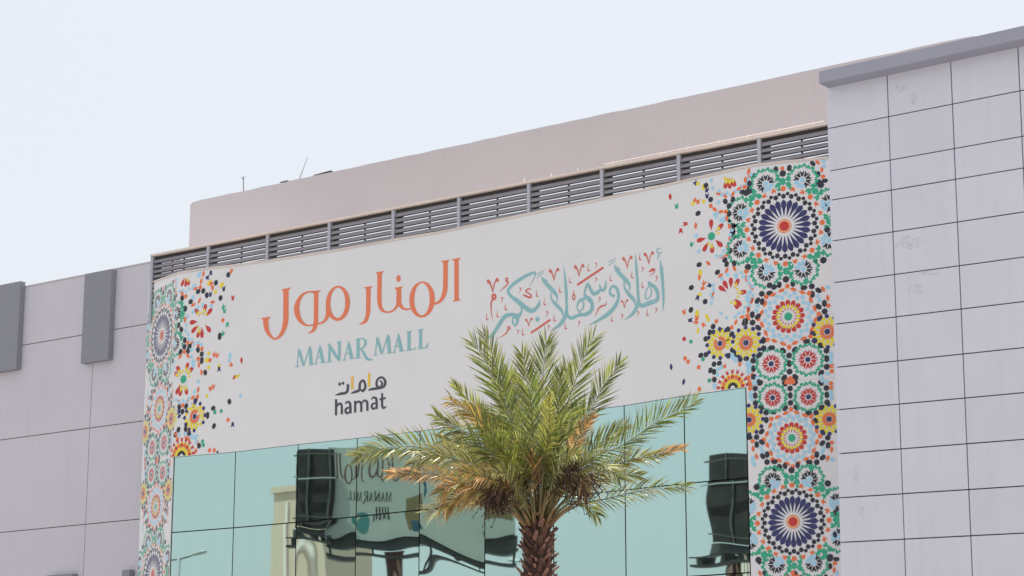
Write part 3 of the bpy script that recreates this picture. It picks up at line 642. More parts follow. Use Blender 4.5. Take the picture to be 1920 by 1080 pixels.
for a_ in ((565, 344, 640, 305), (568, 378, 636, 326), (1283, 222, 1362, 182), (1283, 258, 1356, 206)): C.st((a_[0], a_[1], 5), ((a_[0]+a_[2])/2, (a_[1]+a_[3])/2, 8), (a_[2], a_[3], 4))
C.build('calligraphy_letter', M['teal_ink'], ban, 'large teal arabic calligraphy at the banner right')
R_ = Ink(900, 450, 5.333)
R_.st((973, 450), (1234, 274), w_=22); R_.st((510, 930), (704, 797), w_=20)
def vm(x, y, k=1.):
    R_.st((x-32*k, y-100*k, 16*k), (x-16*k, y-60*k, 12*k), (x, y, 4)); R_.st((x, y, 4), (x+8*k, y-60*k, 9*k), (x+28*k, y-112*k, 10*k)); R_.blob(x-40*k, y-98*k, 13*k, 19*k); R_.blob(x+38*k, y-112*k, 12*k, 19*k, -.4)
for a_ in ((742, 408), (993, 368), (1475, 286), (1690, 242)): vm(*a_)
vm(130, 528, 1.15); vm(1447, 682, .7); vm(490, 868, .7)
R_.ring(140, 568, 26, 34, 6, 10); R_.st((150, 590, 16), (115, 615, 16), (112, 700, 10), (126, 808, 2))
R_.ring(268, 398, 16, 26, 6, 10); R_.st((285, 415, 10), (265, 455, 12), (188, 518, 2)); R_.ring(290, 880, 17, 20, 7, 8); R_.st((280, 900, 14), (255, 940, 12), (176, 987, 2))
R_.st((514, 490, 8), (480, 492, 14), (460, 515, 14), (508, 548, 14), (500, 575, 20), (432, 548, 16)); R_.ring(938, 572, 17, 32, 8, 16); R_.st((938, 500, 3), (934, 545, 9))
R_.st((1264, 615, 4), (1255, 650, 10), (1215, 662, 16), (1185, 690, 12), (1152, 765, 2)); R_.blob(1728, 298, 26, 16, -.25); R_.st((1746, 292, 12), (1740, 325, 9), (1696, 366, 2)); R_.blob(1700, 312, 14, 9, -.5)
for x, y in ((1605, 170), (1090, 280), (905, 400), (805, 495), (575, 535), (650, 620), (262, 670), (180, 740), (75, 770), (432, 920), (748, 780), (860, 860), (1325, 785), (1310, 380), (1525, 350), (1630, 450), (1680, 725)):
    R_.st((x-4, y-38, 2), (x-10, y+8, 7), (x-4, y+28, 11), (x+12, y+24, 7))
for x, y in ((1160, 245), (1160, 395), (1625, 290), (1765, 380), (1760, 700), (1580, 730), (1420, 760), (990, 830), (670, 730), (685, 870), (378, 915), (218, 590), (402, 495), (1195, 590)):
    R_.st((x-8, y-12, 8), (x+4, y-14, 10), (x+6, y+4, 7), (x-12, y+36, 2))
R_.build('vowel_mark', M['red_ink'], ban, 'brick red vowel marks scattered round the teal calligraphy')

# ------------------------------------------------------------------ louvre screen on the roof edge
lou = thing('louvre_screen', 'long grey louvre screen running along the roof edge above the banner', 'louvre', (-30, D+.7, 11))
YL = D+.75
lx = [hy(x, y, YL).x for x, y in ((289, 500), (394, 480), (505, 465), (621, 445), (741, 420), (864, 400), (995, 370), (1132, 345), (1276, 315), (1427, 285), (1575, 260))]
zt0, zt1 = hy(287, 483, YL).z, hy(1551, 237, YL).z
zT = lambda x: zt0+(zt1-zt0)*(x-lx[0])/(hy(1551, 237, YL).x-lx[0])
BL = [.10+.142*k for k in range(9)]
for i in range(len(lx)-1):
    x0, x1 = lx[i]+.04, lx[i+1]-.04
    for k, dzz in enumerate(BL):
        b = MB(); a0, a1 = zT(x0)-dzz, zT(x1)-dzz; y0, hh = YL-.06, .100
        b.hexa([(x0, y0-.02, a0-hh), (x1, y0-.02, a1-hh), (x1, y0+.02, a1), (x0, y0+.02, a0), (x0, y0-.014, a0-hh), (x1, y0-.014, a1-hh), (x1, y0+.026, a1), (x0, y0+.026, a0)])
        bl = b.build('blade', M['louvre'], lou)
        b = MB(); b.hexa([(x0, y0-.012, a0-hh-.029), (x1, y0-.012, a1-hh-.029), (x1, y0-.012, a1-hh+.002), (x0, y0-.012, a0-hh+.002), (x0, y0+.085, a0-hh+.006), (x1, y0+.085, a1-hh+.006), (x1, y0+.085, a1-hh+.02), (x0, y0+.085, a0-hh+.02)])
        b.build('blade_shade_lip', M['frame'], bl)  # shade under the blade put into the lip's near-black colour
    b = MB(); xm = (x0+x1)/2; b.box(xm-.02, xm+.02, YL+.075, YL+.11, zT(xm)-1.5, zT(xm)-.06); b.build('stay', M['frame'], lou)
for i in range(len(lx)-1):
    x0, x1 = lx[i]+.05, lx[i+1]-.05
    b = MB(); b.hexa([(x0, YL-.02, zT(x0)-.11), (x1, YL-.02, zT(x1)-.11), (x1, YL-.02, zT(x1)-.002), (x0, YL-.02, zT(x0)-.002), (x0, YL+.02, zT(x0)-.11), (x1, YL+.02, zT(x1)-.11), (x1, YL+.02, zT(x1)-.002), (x0, YL+.02, zT(x0)-.002)]); b.build('header_shade', M['frame'], lou)  # dark plate below the rail: shade of the overhang put into its colour
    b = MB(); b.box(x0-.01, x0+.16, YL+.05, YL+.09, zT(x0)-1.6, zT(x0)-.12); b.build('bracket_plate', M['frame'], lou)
for x in lx:
    b = MB(); b.box(x-.045, x+.045, YL-.1, YL+.1, zT(x)-1.9, zT(x)-.002); b.build('post', M['post'], lou)
b = MB(); xa, xb = lx[0]-.05, lx[-1]+.05
b.hexa([(xa, YL-.13, zT(xa)+.002), (xb, YL-.13, zT(xb)+.002), (xb, YL-.13, zT(xb)+.06), (xa, YL-.13, zT(xa)+.06), (xa, YL+.14, zT(xa)+.002), (xb, YL+.14, zT(xb)+.002), (xb, YL+.14, zT(xb)+.06), (xa, YL+.14, zT(xa)+.06)]); b.build('top_rail', M['coping'], lou)
b = MB(); b.tube([(x, YL-.05, zT(x)+.12) for x in [hy(p, 300, YL).x for p in (1135, 1340, 1550)]], .009, 5); b.build('conduit', M['coping'], lou)
for px in (985, 1035, 1085, 1150, 1240, 1290, 1350, 1405, 1465, 1530):
    x = hy(px, 330, YL).x; b = MB(); b.box(x-.015, x+.015, YL-.06, YL-.03, zT(x)+.062, zT(x)+.16); b.build('clip', M['coping'], lou)

# ------------------------------------------------------------------ raised roof wall behind
YR = D+8.
rw = thing('roof_wall', 'long plain beige rendered wall rising behind the louvres against the sky', 'wall', (-40, YR, 12))
a0, a1 = hy(357, 379, YR), hy(1836, 64.5, YR)
zb = max(hy(357, 470, YR).z, 0)
def zrb(x):                                                   # underside stays just below the sight line over the louvre rail
    return hy(356, 474, YR).z+(hy(1551, 246, YR).z-hy(356, 474, YR).z)*(x-a0.x)/(hy(1551, 246, YR).x-a0.x)
def ztr(x): return a0.z+(a1.z-a0.z)*(x-a0.x)/(a1.x-a0.x)
nseg = 60; V = []; F = []; rr = random.Random(3)
prof = []
for i in range(nseg+1):
    x = a0.x+(a1.x-a0.x)*i/nseg
    cut = 0
    if i == 0: cut = .07
    prof.append((x, zrb(x), ztr(x)-cut+rr.uniform(-.012, .012)))
prof.insert(1, (a0.x+.12, zrb(a0.x+.12), ztr(a0.x)-.02)); prof[-1] = (a1.x, prof[-1][1], prof[-1][2]-.1); prof.insert(-1, (a1.x-.15, zrb(a1.x-.15), ztr(a1.x)-.01))
for y in (YR, YR+.3):
    for x, z0, z1 in prof: V += [(x, y, z0), (x, y, z1)]
n = len(prof)
for i in range(n-1):
    F += [(2*i, 2*i+2, 2*i+3, 2*i+1), (2*n+2*i, 2*n+2*i+1, 2*n+2*i+3, 2*n+2*i+2), (2*i+1, 2*i+3, 2*n+2*i+3, 2*n+2*i+1), (2*i, 2*n+2*i, 2*n+2*i+2, 2*i+2)]
F += [(0, 1, 2*n+1, 2*n), (2*n-2, 4*n-2, 4*n-1, 2*n-1)]
obj('rendered_face', mesh('rendered_face', V, F, M['beige']), rw)
for i in (2, 4, 6, 8):
    x = lx[i]*(YR+.15)/YL; b = MB(); b.box(x-.06, x+.06, YR+.02, YR+.28, zr-.02, zrb(x)); b.build('pier', M['concrete'], rw)
def roofpt(px, py): return hy(px, py, YR+.15)
t = thing('lightning_rod', 'thin forked lightning rod standing on the left of the roof wall', 'antenna', roofpt(457, 357))
p0, p1 = roofpt(457, 359), roofpt(456, 331); b = MB(); b.tube([p0, p1], .013, 5); b.build('mast', M['frame'], t)
for dx in (-.1, .1):
    b = MB(); q = p1+Vector((0, 0, -.1)); b.tube([q, q+Vector((dx, 0, .1))], .008, 4); b.build('prong', M['frame'], t)
t = thing('leaning_rod', 'slender pale rod leaning to the right on the roof wall', 'antenna', roofpt(561, 335))
b = MB(); b.tube([roofpt(561, 337), roofpt(577, 294)], [.02, .01], 5); b.build('rod', M['lamp_grey'], t)
for (x0, y0, x1, y1), lb in (((527, 342, 541, 339), 'short dark plank end lying on the roof wall left of the leaning rod'), ((590, 329, 622, 320.5), 'long dark plank resting along the roof wall right of the leaning rod')):
    b = MB(); q0, q1 = roofpt(x0, y0), roofpt(x1, y1)
    b.hexa([q0+Vector((0, -.06, -.02)), q1+Vector((0, -.06, -.012)), q1+Vector((0, -.06, .006)), q0+Vector((0, -.06, .0)), q0+Vector((0, .06, -.02)), q1+Vector((0, .06, -.012)), q1+Vector((0, .06, .006)), q0+Vector((0, .06, .0))])
    o = b.build('plank', M['frame']); o['label'] = lb; o['category'] = 'plank'

# ------------------------------------------------------------------ right wing: cladding panels with dark joints, cornice
YW = D-1.3
rwg = thing('clad_wing', 'right wing clad in pale lilac rectangular panels with dark joints and grey cornice', 'building', (-12, YW+4, 0))
colx = lambda j, y: [1548.5+(y-158)*.0305, 1663+(y-140)*.0374, 1782+(y-110)*.0425, 1908+(y-83)*.046, 2042+(y-60)*.05, 2185+(y-30)*.053, 2340+(y-10)*.056][j]
ly = [150, 240.3, 320.5, 375.5, 452.5, 531, 609, 690, 769.5, 852, 934.5, 1018]
ls = [.223, .1953, .1787, .166, .151, .1345, .1198, .1053, .0915, .0776, .0640, .0508]
for i in range(5): ly.append(ly[-1]+83.5); ls.append(ls[-1]-.0134)
def cor(i, j):
    x = colx(j, ly[i]); y = ly[i]-ls[i]*(x-1556); x = colx(j, y); q = hy(x, y, YW); return q
G = .012
for i in range(len(ly)-1):
    for j in range(6):
        q = [cor(i+1, j), cor(i+1, j+1), cor(i, j+1), cor(i, j)]
        c = sum(q, Vector())/4
        e = rg.uniform(-.003, .003)
        fr_ = [Vector((p.x+(G if p.x < c.x else -G), YW+e, p.z+(G if p.z < c.z else -G))) for p in q]
        bk = [Vector((p.x, YW+.06, p.z)) for p in fr_]
        b = MB(); b.hexa(fr_+bk); b.build('cladding_panel', M['tile'], rwg)
ql, qr = cor(0, 0), cor(0, 6)
b = MB(); zc0, zc1 = hy(1550, 145, YW).z, 0
b.hexa([(ql.x+.02, YW+.05, 0), (qr.x, YW+.05, 0), (qr.x, YW+.05, qr.z), (ql.x+.02, YW+.05, ql.z), (ql.x+.02, YW+14, 0), (qr.x, YW+14, 0), (qr.x, YW+14, qr.z-.3), (ql.x+.02, YW+14, ql.z-.3)]); b.build('wall', M['left'], rwg)
b = MB(); b.V = [(ql.x+.03, YW+.045, 0), (qr.x-.01, YW+.045, 0), (qr.x-.01, YW+.045, qr.z-.01), (ql.x+.03, YW+.045, ql.z-.01)]; b.F = [(0, 1, 2, 3)]; b.build('joint_backing', M['joint'], rwg)
# below the panels: plain base
YC = YW-.42
c0, c1, c2, c3 = hy(1535.5, 156, YC), hy(2330, 156-.218*795, YC), hy(2330, 134-.2235*795, YC), hy(1535.5, 134, YC)
b = MB(); b.hexa([c0, c1, c2, c3]+[p+Vector((0, .9, 0)) for p in (c0, c1, c2, c3)]); b.build('cornice', M['cornice'], rwg)
# smudges on two panels
def smudge(px, py, rx, ry, seed):
    m = M.get('smudge')
    if m is None:
        m = material('faint_stain', alb(170, 164, 174, 1.32), .6, var=.05, scale=9); t_ = m.node_tree
        mx = t_.nodes.new('ShaderNodeMixShader'); tr = t_.nodes.new('ShaderNodeBsdfTransparent'); nz = t_.nodes.new('ShaderNodeTexNoise'); nz.inputs['Scale'].default_value = 14; nz.inputs['Detail'].default_value = 8
        gg = t_.nodes.new('ShaderNodeNewGeometry'); t_.links.new(gg.outputs['Position'], nz.inputs['Vector'])
        mr = t_.nodes.new('ShaderNodeMapRange'); mr.inputs[1].default_value = .38; mr.inputs[2].default_value = .9; mr.inputs[4].default_value = .38
        t_.links.new(nz.outputs[0], mr.inputs[0]); t_.links.new(mr.outputs[0], mx.inputs[0]); t_.links.new(tr.outputs[0], mx.inputs[1])
        t_.links.new(t_.nodes['Principled BSDF'].outputs[0], mx.inputs[2]); t_.links.new(mx.outputs[0], t_.nodes['Material Output'].inputs[0]); M['smudge'] = m
    rr = random.Random(seed); b = MB(); n = 18
    b.V = [hy(px+rx*math.cos(TAU*k/n)*rr.uniform(.6, 1.1), py+ry*math.sin(TAU*k/n)*rr.uniform(.6, 1.1), YW-.006) for k in range(n)]
    b.F = [tuple(reversed(range(n)))]; b.build('stain', m, rwg)
for a_ in ((1718, 542, 16, 12, 1), (1705, 455, 28, 16, 2), (1745, 512, 26, 5, 3), (1714, 185, 6, 16, 4), (1604, 895, 5, 22, 5), (1616, 960, 6, 14, 6), (1690, 165, 14, 8, 8)): smudge(*a_)

# ------------------------------------------------------------------ left wing
YX = D+2.2
lw = thing('rendered_wing', 'left wing of large mauve grey rendered panels with two dark grey fins', 'building', (-60, YX+4, 0))
vx = hy(168.5, 800, YX).x; xr = hy(286, 700, YX).x+.6; xl = hy(-420, 700, YX).x; vx0 = vx-(hy(168.5, 800, YX).x-hy(-130, 800, YX).x)
zs = [hy(170, 514.5, YX).z, hy(155, 628, YX).z, hy(168, 802.5, YX).z, hy(160, 983, YX).z]
zs += [zs[-1]-(zs[-2]-zs[-1])*k for k in (1, 2)]+[0]
sl_ = 0.
cols = [xl, vx0, vx, xr]
for r in range(len(zs)-1):
    if zs[r]-zs[r+1] < .2: continue
    for c in range(3):
        if r == 0 and c == 0: pass
        x0, x1 = cols[c]+.012, cols[c+1]-.012
        if r == 0:                                          # top course is one long run of render
            pass
        b = MB(); b.box(x0 if r or c == 0 else x0-.024, x1, YX, YX+.1, zs[r+1]+.012, zs[r]-(.012 if r else 0)); b.build('rendered_panel', M['left'], lw)
b = MB(); b.box(xl, xr, YX+.1, YX+12, 0, zs[0]-.01); b.build('wall', M['left'], lw)
b = MB(); b.box(xl, xr, YX+.03, YX+.1, 0, zs[0]-.02); b.build('joint_backing', M['joint'], lw)
b = MB(); b.box(xl, xr, YX-.02, YX+.5, zs[0]+.001, zs[0]+.035); b.build('coping', M['beige'], lw)
YF = YX-.2
for (xa, ya, xb, yb, hb) in ((159, 514, 209.5, 507, 681), (-12, 537, 38.5, 530.5, 699)):
    pA, pB, pC = hy(xa, ya, YF), hy(xb, yb, YF), hy(xa-4, hb, YF)
    b = MB(); zt_ = pA.z; zb_ = pC.z; x0, x1 = pA.x, pB.x
    b.box(x0, x1, YF, YX-.003, zb_, zt_); b.build('fin', M['fin'], lw)
for (xa, ya, xb) in ((229, 1069, 243), (88, 1079, 136)):
    pA, pB = hy(xa, ya, YF), hy(xb, ya, YF); b = MB(); b.box(pA.x, pB.x, YF, YX-.003, pA.z-2.2, pA.z); b.build('fin', M['fin'], lw)
t = thing('roof_spike', 'tiny metal spike on the left wing parapet next to the banner', 'antenna', hy(262, 501, YX))
b = MB(); b.tube([hy(262, 502, YX+.2), hy(262, 494, YX+.2)], .015, 5); b.build('rod', M['frame'], t)
b = MB(); b.tube([hy(258.5, 495, YX+.2), hy(266, 494.5, YX+.2)], .012, 5); b.build('crossbar', M['frame'], t)

# ------------------------------------------------------------------ what the mirror glass reflects: things across the road, behind the camera
def vis(px, py, Yv):                                         # point seen in the mirror at photo pixel, Yv = its depth in the mirror world
    q = hy(px, py, Yv); return Vector((q.x, 2*D-Yv, q.z))
def visp(px, py, p0, dirn):
    q = hit(px, py, p0, dirn); return Vector((q.x, 2*D-q.y, q.z))
M['steel'] = material('galvanised_steel', (.075, .075, .072), .5, var=.2)
def billboard(name, label, px0, px1, pyt, pyb, pyc, Yv, slope_ang, face_front=True, pole_px=None, cat='billboard', rails=True):
    ctr = hy((px0+px1)/2, pyc, Yv); hd = math.radians(slope_ang); dv = (math.sin(hd), math.cos(hd))
    f = lambda x, y: visp(x, y, (ctr.x, ctr.y), dv)
    tl, br, bl = f(px0, pyt), f(px1, pyb), f(px0, pyb)
    tl = f(px0, pyt); tr_ = f(px1, pyt); zt_, zb_ = (tl.z+tr_.z)/2, (f((px0+px1)/2, pyb)).z
    A_, B_ = Vector((tl.x, tl.y, 0)), Vector((tr_.x, tr_.y, 0)); ax = (B_-A_).normalized(); nn = Vector((-ax.y, ax.x, 0))
    if nn.y < 0: nn = -nn                                    # nn points to the mall
    th = thing(name, label, cat, ((A_.x+B_.x)/2, (A_.y+B_.y)/2, 0))
    def bx(nm, a0, a1, n0, n1, z0, z1, mat, **kw):
        b = MB(); p = lambda a, n_, z: tuple(A_+ax*a+nn*n_+Vector((0, 0, z)))
        b.hexa([p(a0, n1, z0), p(a1, n1, z0), p(a1, n1, z1), p(a0, n1, z1), p(a0, n0, z0), p(a1, n0, z0), p(a1, n0, z1), p(a0, n0, z1)]); return b.build(nm, mat, th, **kw)
    Lw = (B_-A_).length
    if face_front:
        bx('display_face', 0, Lw, 0, .12, zb_, zt_, M['board_white']); bx('backing', .02, Lw-.02, -1.2, -.01, zb_+.05, zt_-.05, M['board_back'])
        bx('edge_strip', -.25, -.01, -1.2, .12, zb_, zt_, M['lamp_grey'])
    else:
        bx('backing', 0, Lw, 0, .1, zb_, zt_, M['board_back'])
        for k in range(2): bx('upright', Lw*(.35+.5*k), Lw*(.35+.5*k)+.13, .11, .25, zb_, zt_, M['steel'])
        for k in (0, 2, 3): bx('cross_rail', -.1, Lw+.1, .36, .46, zb_+(zt_-zb_)*(.08+.28*k), zb_+(zt_-zb_)*(.08+.28*k)+.07, M['lamp_grey'] if k == 2 else M['steel'])
    bx('beam', -.2, Lw+.2, -.9, -.3, zb_-.65, zb_-.02, M['steel'])
    if rails:
        bx('catwalk', -.3, Lw+.3, .3, 1.1, zb_-1.3, zb_-1.15, M['frame']); bx('rail', -.3, Lw+.3, 1.1, 1.16, zb_-.75, zb_-.66, M['frame'])
        for k in range(5): bx('bracket', Lw*k/4, Lw*k/4+.15, -.3, 1.1, zb_-1.14, zb_-.72, M['frame'])
    if pole_px:
        q = f(pole_px, pyb); a_ = (Vector((q.x, q.y, 0))-A_).dot(ax); b = MB(); c_ = A_+ax*a_+nn*-.6; b.tube([c_, c_+Vector((0, 0, zb_-.76))], .42, 12); b.build('pole', M['rust'], th, smooth=True)
    return th, A_, ax, nn, zb_, zt_, Lw
th, A_, ax, nn, zb_, zt_, Lw = billboard('advert_billboard', 'wide pale advertising billboard on a brown pole reflected in the mall glass', 622, 962, 843, 1012, 930, 96, 52, True, 743)
# its print: the same mall title, a bottle of blue liquid, a brown label
u0_, z0_ = UZ(470+88/4.5, 460+790/4.5); u1_, z1_ = UZ(470+1775/4.5, 460+105/4.5)
def onboard(a0, a1, z0, z1):
    def fn(u, z, l_): 
        a_ = a0+(a1-a0)*(u1_-u)/(u1_-u0_) if FLIP else a0+(a1-a0)*(u-u0_)/(u1_-u0_)
        return A_+ax*a_+nn*(.122+l_*.5)+Vector((0, 0, z0+(z1-z0)*(z-z0_)/(z1_-z0_)))
    return fn
hgt = zt_-zb_
# ax runs left-to-right in the mirror; on the real board the reader sees it right-to-left, so print flips
FLIP = True
A.build('board_arabic_letter', M['rust'], th, fn=onboard(.2, Lw*.37, zt_-hgt*.34, zt_-hgt*.06))
T.build('board_serif_letter', M['board_back'], th, fn=onboard(.2, Lw*.40, zt_-hgt*.36, zt_-hgt*.06))
def bpoly(nm, pts, mat, l_=.13):
    b = MB(); b.V = [A_+ax*(Lw*x)+nn*l_+Vector((0, 0, zb_+hgt*z)) for x, z in pts]; b.F = [tuple(range(len(pts)))]; b.build(nm, mat, th)
M['board_blue'] = material('board_blue', (.02, .07, .11), .6); M['board_brown'] = material('board_brown', (.16, .12, .05), .6); M['board_teal'] = material('board_teal', (.05, .17, .16), .6)
bpoly('printed_band', [(.38, .78), (.48, .78), (.48, .66), (.38, .66)], M['board_blue'])
bpoly('printed_label', [(.40, .45), (.49, .5), (.49, .12), (.41, .1)], M['board_brown']); bpoly('printed_label', [(.43, .25), (.49, .27), (.49, .1), (.43, .09)], M['board_blue'], .134)
bpoly('printed_disc', [(.18+.05*math.cos(k*.52), .2+.1*math.sin(k*.52)) for k in range(12)], M['board_teal'])
bpoly('printed_label', [(.78, .42), (.98, .36), (.98, .16), (.82, .24), (.72, .42), (.70, .6), (.75, .6)], M['board_brown'])
bpoly('printed_arc', [(.50, .75), (.53, .65), (.53, .52), (.50, .42), (.515, .58)], M['board_blue'])
for k in range(5): bpoly('printed_stroke', [(.245+.015*k, .36), (.252+.015*k, .36), (.256+.015*k, .22+.02*(k % 2)), (.248+.015*k, .22)], M['board_back'])
billboard('steel_billboard', 'black backed billboard frame reflected just left of the pale advertising board', 556, 626, 846, 985, 900, 92, 60, False)
billboard('steel_billboard', 'black backed billboard frame reflected at the right end of the glass', 1325, 1440, 856, 1014, 930, 100, 80, False, 1360)
def tower(label, px0, px1, pyt, Yv):
    a, c = vis(px0, pyt, Yv), vis(px1, pyt, Yv)
    t = thing('cream_tower', label, 'building', ((a.x+c.x)/2, a.y-4, 0)); wd = c.x-a.x
    b = MB(); b.box(a.x, c.x, a.y-7, a.y, 0, a.z); b.build('wall', M['cream'], t)
    b = MB(); b.box(a.x-.2, c.x+.2, a.y-7.2, a.y+.2, a.z+.002, a.z+.5); b.build('parapet', M['cream'], t)
    for k in range(3): b = MB(); x = a.x+wd*(.28+.22*k); b.box(x, x+.25, a.y+.003, a.y+.2, a.z-9, a.z-.8); b.build('rib', M['coping'], t)
tower('slim cream tower reflected in the glass left of the billboards', 512, 602, 926, 130)
tower('low cream tower reflected below the right billboard', 1375, 1420, 1036, 130)
def lamp(label, px, py, tx, ty, Yv):
    a, e = vis(px, py, Yv), vis(tx, ty, Yv)
    t = thing('street_lamp', label, 'street lamp', (a.x, a.y, 0), 'street lamps across the road')
    b = MB(); b.tube([(a.x, a.y, 0), (a.x, a.y, a.z)], [.16, .11], 10); b.build('pole', M['fin'], t, smooth=True)
    s = 1 if e.x > a.x else -1; d = abs(e.x-a.x)
    b = MB(); b.tube([(a.x-s*.9, a.y, a.z-.05), (a.x, a.y, a.z-.05), (a.x+s*d*.45, a.y, a.z+.1)], .04, 6); b.build('arm', M['frame'], t)
    V = []; F = []; n = 10; secs = [(0, .05, .05), (.15, .12, .08), (.4, .2, .13), (.7, .24, .14), (.92, .2, .1), (1., .06, .04)]
    for q, wy, hz_ in secs:
        for k in range(n):
            an = TAU*k/n; hh_ = hz_ if math.sin(an) > 0 else hz_*.45
            V.append((a.x+s*(d*.4+q*d*.62), a.y+wy*math.cos(an), a.z+.1+.22*q+hh_*math.sin(an)))
    for i in range(len(secs)-1):
        for k in range(n): F.append((i*n+k, i*n+(k+1) % n, (i+1)*n+(k+1) % n, (i+1)*n+k))
    F += [tuple(range(n)), tuple(range((len(secs)-1)*n, len(secs)*n))]
    obj('lamp_head', mesh('lamp_head', V, F, M['lamp_grey'], smooth=True), t)
lamp('grey street lamp reflected in the lower left glass beside the tile column', 332, 1048, 384, 1035, 86)
lamp('grey street lamp reflected behind the palm trunk below the advertising board', 1000, 1046, 951, 1040, 110)

# ------------------------------------------------------------------ date palm
def leafmat():
    m = bpy.data.materials.new('palm_leaflet'); m.use_nodes = True; t = m.node_tree; N = t.nodes; L = t.links
    p = N['Principled BSDF']; p.inputs['Roughness'].default_value = .32; p.inputs['Specular IOR Level'].default_value = .8
    at_ = N.new('ShaderNodeAttribute'); at_.attribute_name = 'Col'
    L.new(at_.outputs['Color'], p.inputs['Base Color'])
    tr = N.new('ShaderNodeBsdfTranslucent'); L.new(at_.outputs['Color'], tr.inputs['Color'])
    mx = N.new('ShaderNodeMixShader'); mx.inputs[0].default_value = .40
    L.new(p.outputs[0], mx.inputs[1]); L.new(tr.outputs[0], mx.inputs[2]); L.new(mx.outputs[0], N['Material Output'].inputs[0]); return m
LEAF = leafmat()
DP = 28.
def pd(px, py, d): return CAM+(FWD+RGT*((px-960)/F_PX)+UPV*((540-py)/F_PX))*d   # d along the view axis
PB = pd(1008, 985, DP)
palm = thing('date_palm', 'young date palm with shaggy trunk and green and dry fronds before the banner', 'palm tree', (PB.x, PB.y, 0))
M['bark'] = material('palm_bark', (.06, .03, .022), .9, var=.3, scale=14, bump=.6, bscale=40)
M['boot'] = material('leaf_boot', (.13, .062, .045), .85, var=.35, scale=22, bump=.5, bscale=60)
M['boot2'] = material('leaf_boot_pale', (.33, .17, .12), .8, var=.25, scale=22, bump=.4, bscale=60)
M['fibre'] = material('fruit_stalk', (.10, .052, .04), .8, var=.35, scale=20)
M['petiole'] = material('petiole', (.22, .20, .085), .5, var=.15, scale=6)
M['petiole_dry'] = material('petiole_dry', (.30, .19, .09), .6, var=.2, scale=10)
# trunk
RT = .185
V = []; F = []; n = 20; zs_ = [0, .15, .6, 1.5, 2.5, 3.5, 4.2, PB.z-.12, PB.z+.05, PB.z+.18]
rs_ = [.36, .29, .24, .22, .21, .21, RT, RT*.95, RT*.78, RT*.4]
for z, r in zip(zs_, rs_):
    for k in range(n): a = TAU*k/n; V.append((PB.x+r*math.cos(a), PB.y+r*math.sin(a), z))
for i in range(len(zs_)-1):
    for k in range(n): F.append((i*n+k, i*n+(k+1) % n, (i+1)*n+(k+1) % n, (i+1)*n+k))
F.append(tuple((len(zs_)-1)*n+k for k in range(n)))
trunk = obj('trunk', mesh('trunk', V, F, M['bark'], smooth=True), palm)
rb = random.Random(5)
def boot_verts(seed, L_=.15, W_=.095, T_=.04):
    r = random.Random(seed); V = []; F = []
    prof = [(0, 1., .5, 0.), (.35, 1., .9, .016), (.7, .85, 1., .034), (.92, .62, .8, .046), (1., .40, .4, .048)]
    for q, ww, tt, out in prof:
        for k in range(6):
            a = TAU*k/6; V.append((math.cos(a)*W_*.5*ww*(1+r.uniform(-.12, .12)), -out*1.2-abs(math.sin(a))*0-math.sin(a)*T_*.5*tt, q*L_*(1+r.uniform(-.03, .03))))
    for i in range(4):
        for k in range(6): F.append((i*6+k, i*6+(k+1) % 6, (i+1)*6+(k+1) % 6, (i+1)*6+k))
    F += [tuple(range(5, -1, -1)), tuple(range(24, 30))]
    return V, F
bm_ = [mesh('leaf_base', *boot_verts(i, .095+.02*(i % 3), .06+.015*(i % 2), .03), M['boot'] if i % 4 else M['boot2'], smooth=False) for i in range(8)]
stuff = MB(); cnt = 0
zz = PB.z+.08; k = 0
while zz > .35:
    a = k*2.39996; r = RT*(.93 if zz > PB.z-.15 else 1.)-.012 if zz > 4 else (.22+.0*(4-zz))-.01
    r = RT-.015 if zz < PB.z-.1 else RT*.8
    j = rb.uniform(.6, 1.35); tilt = rb.uniform(-.35, .12); ya = a+math.pi/2+rb.uniform(-.15, .15)
    mat_ = Matrix.Translation((PB.x+r*math.cos(a), PB.y+r*math.sin(a), zz)) @ Matrix.Rotation(ya, 4, 'Z') @ Matrix.Rotation(-tilt*.0+rb.uniform(-.2, .42), 4, 'X') @ Matrix.Rotation(rb.uniform(-.5, .5), 4, 'Y') @ Matrix.Scale(j, 4)
    if zz > PB.z-1.25 and cnt < 280:
        o = bpy.data.objects.new('leaf_base', bm_[rb.randrange(8)]); COL.objects.link(o); o.parent = trunk
        o.matrix_basis = mat_; cnt += 1
    else:
        v_, f_ = boot_verts(k % 8); b0 = len(stuff.V); stuff.V += [mat_ @ Vector(v) for v in v_]; stuff.F += [tuple(b0+i for i in f) for f in f_]
    zz -= .0068 if zz > PB.z-1.25 else .02; k += 1
stuff.build('lower_leaf_bases', M['boot'], trunk, kind='stuff')
b = MB()                                                     # loose fibres on the trunk
for k in range(90):
    a = rb.uniform(0, TAU); z = PB.z-rb.uniform(0, 1.2); r = RT+.01
    p = Vector((PB.x+r*math.cos(a), PB.y+r*math.sin(a), z)); d = Vector((math.cos(a), math.sin(a), rb.uniform(-1.2, .6))).normalized()*rb.uniform(.05, .14)
    b.tube([p, p+d*.5+Vector((0, 0, .02)), p+d], [.003, .002, .001], 3)
b.build('loose_fibres', M['boot2'], trunk, kind='stuff')

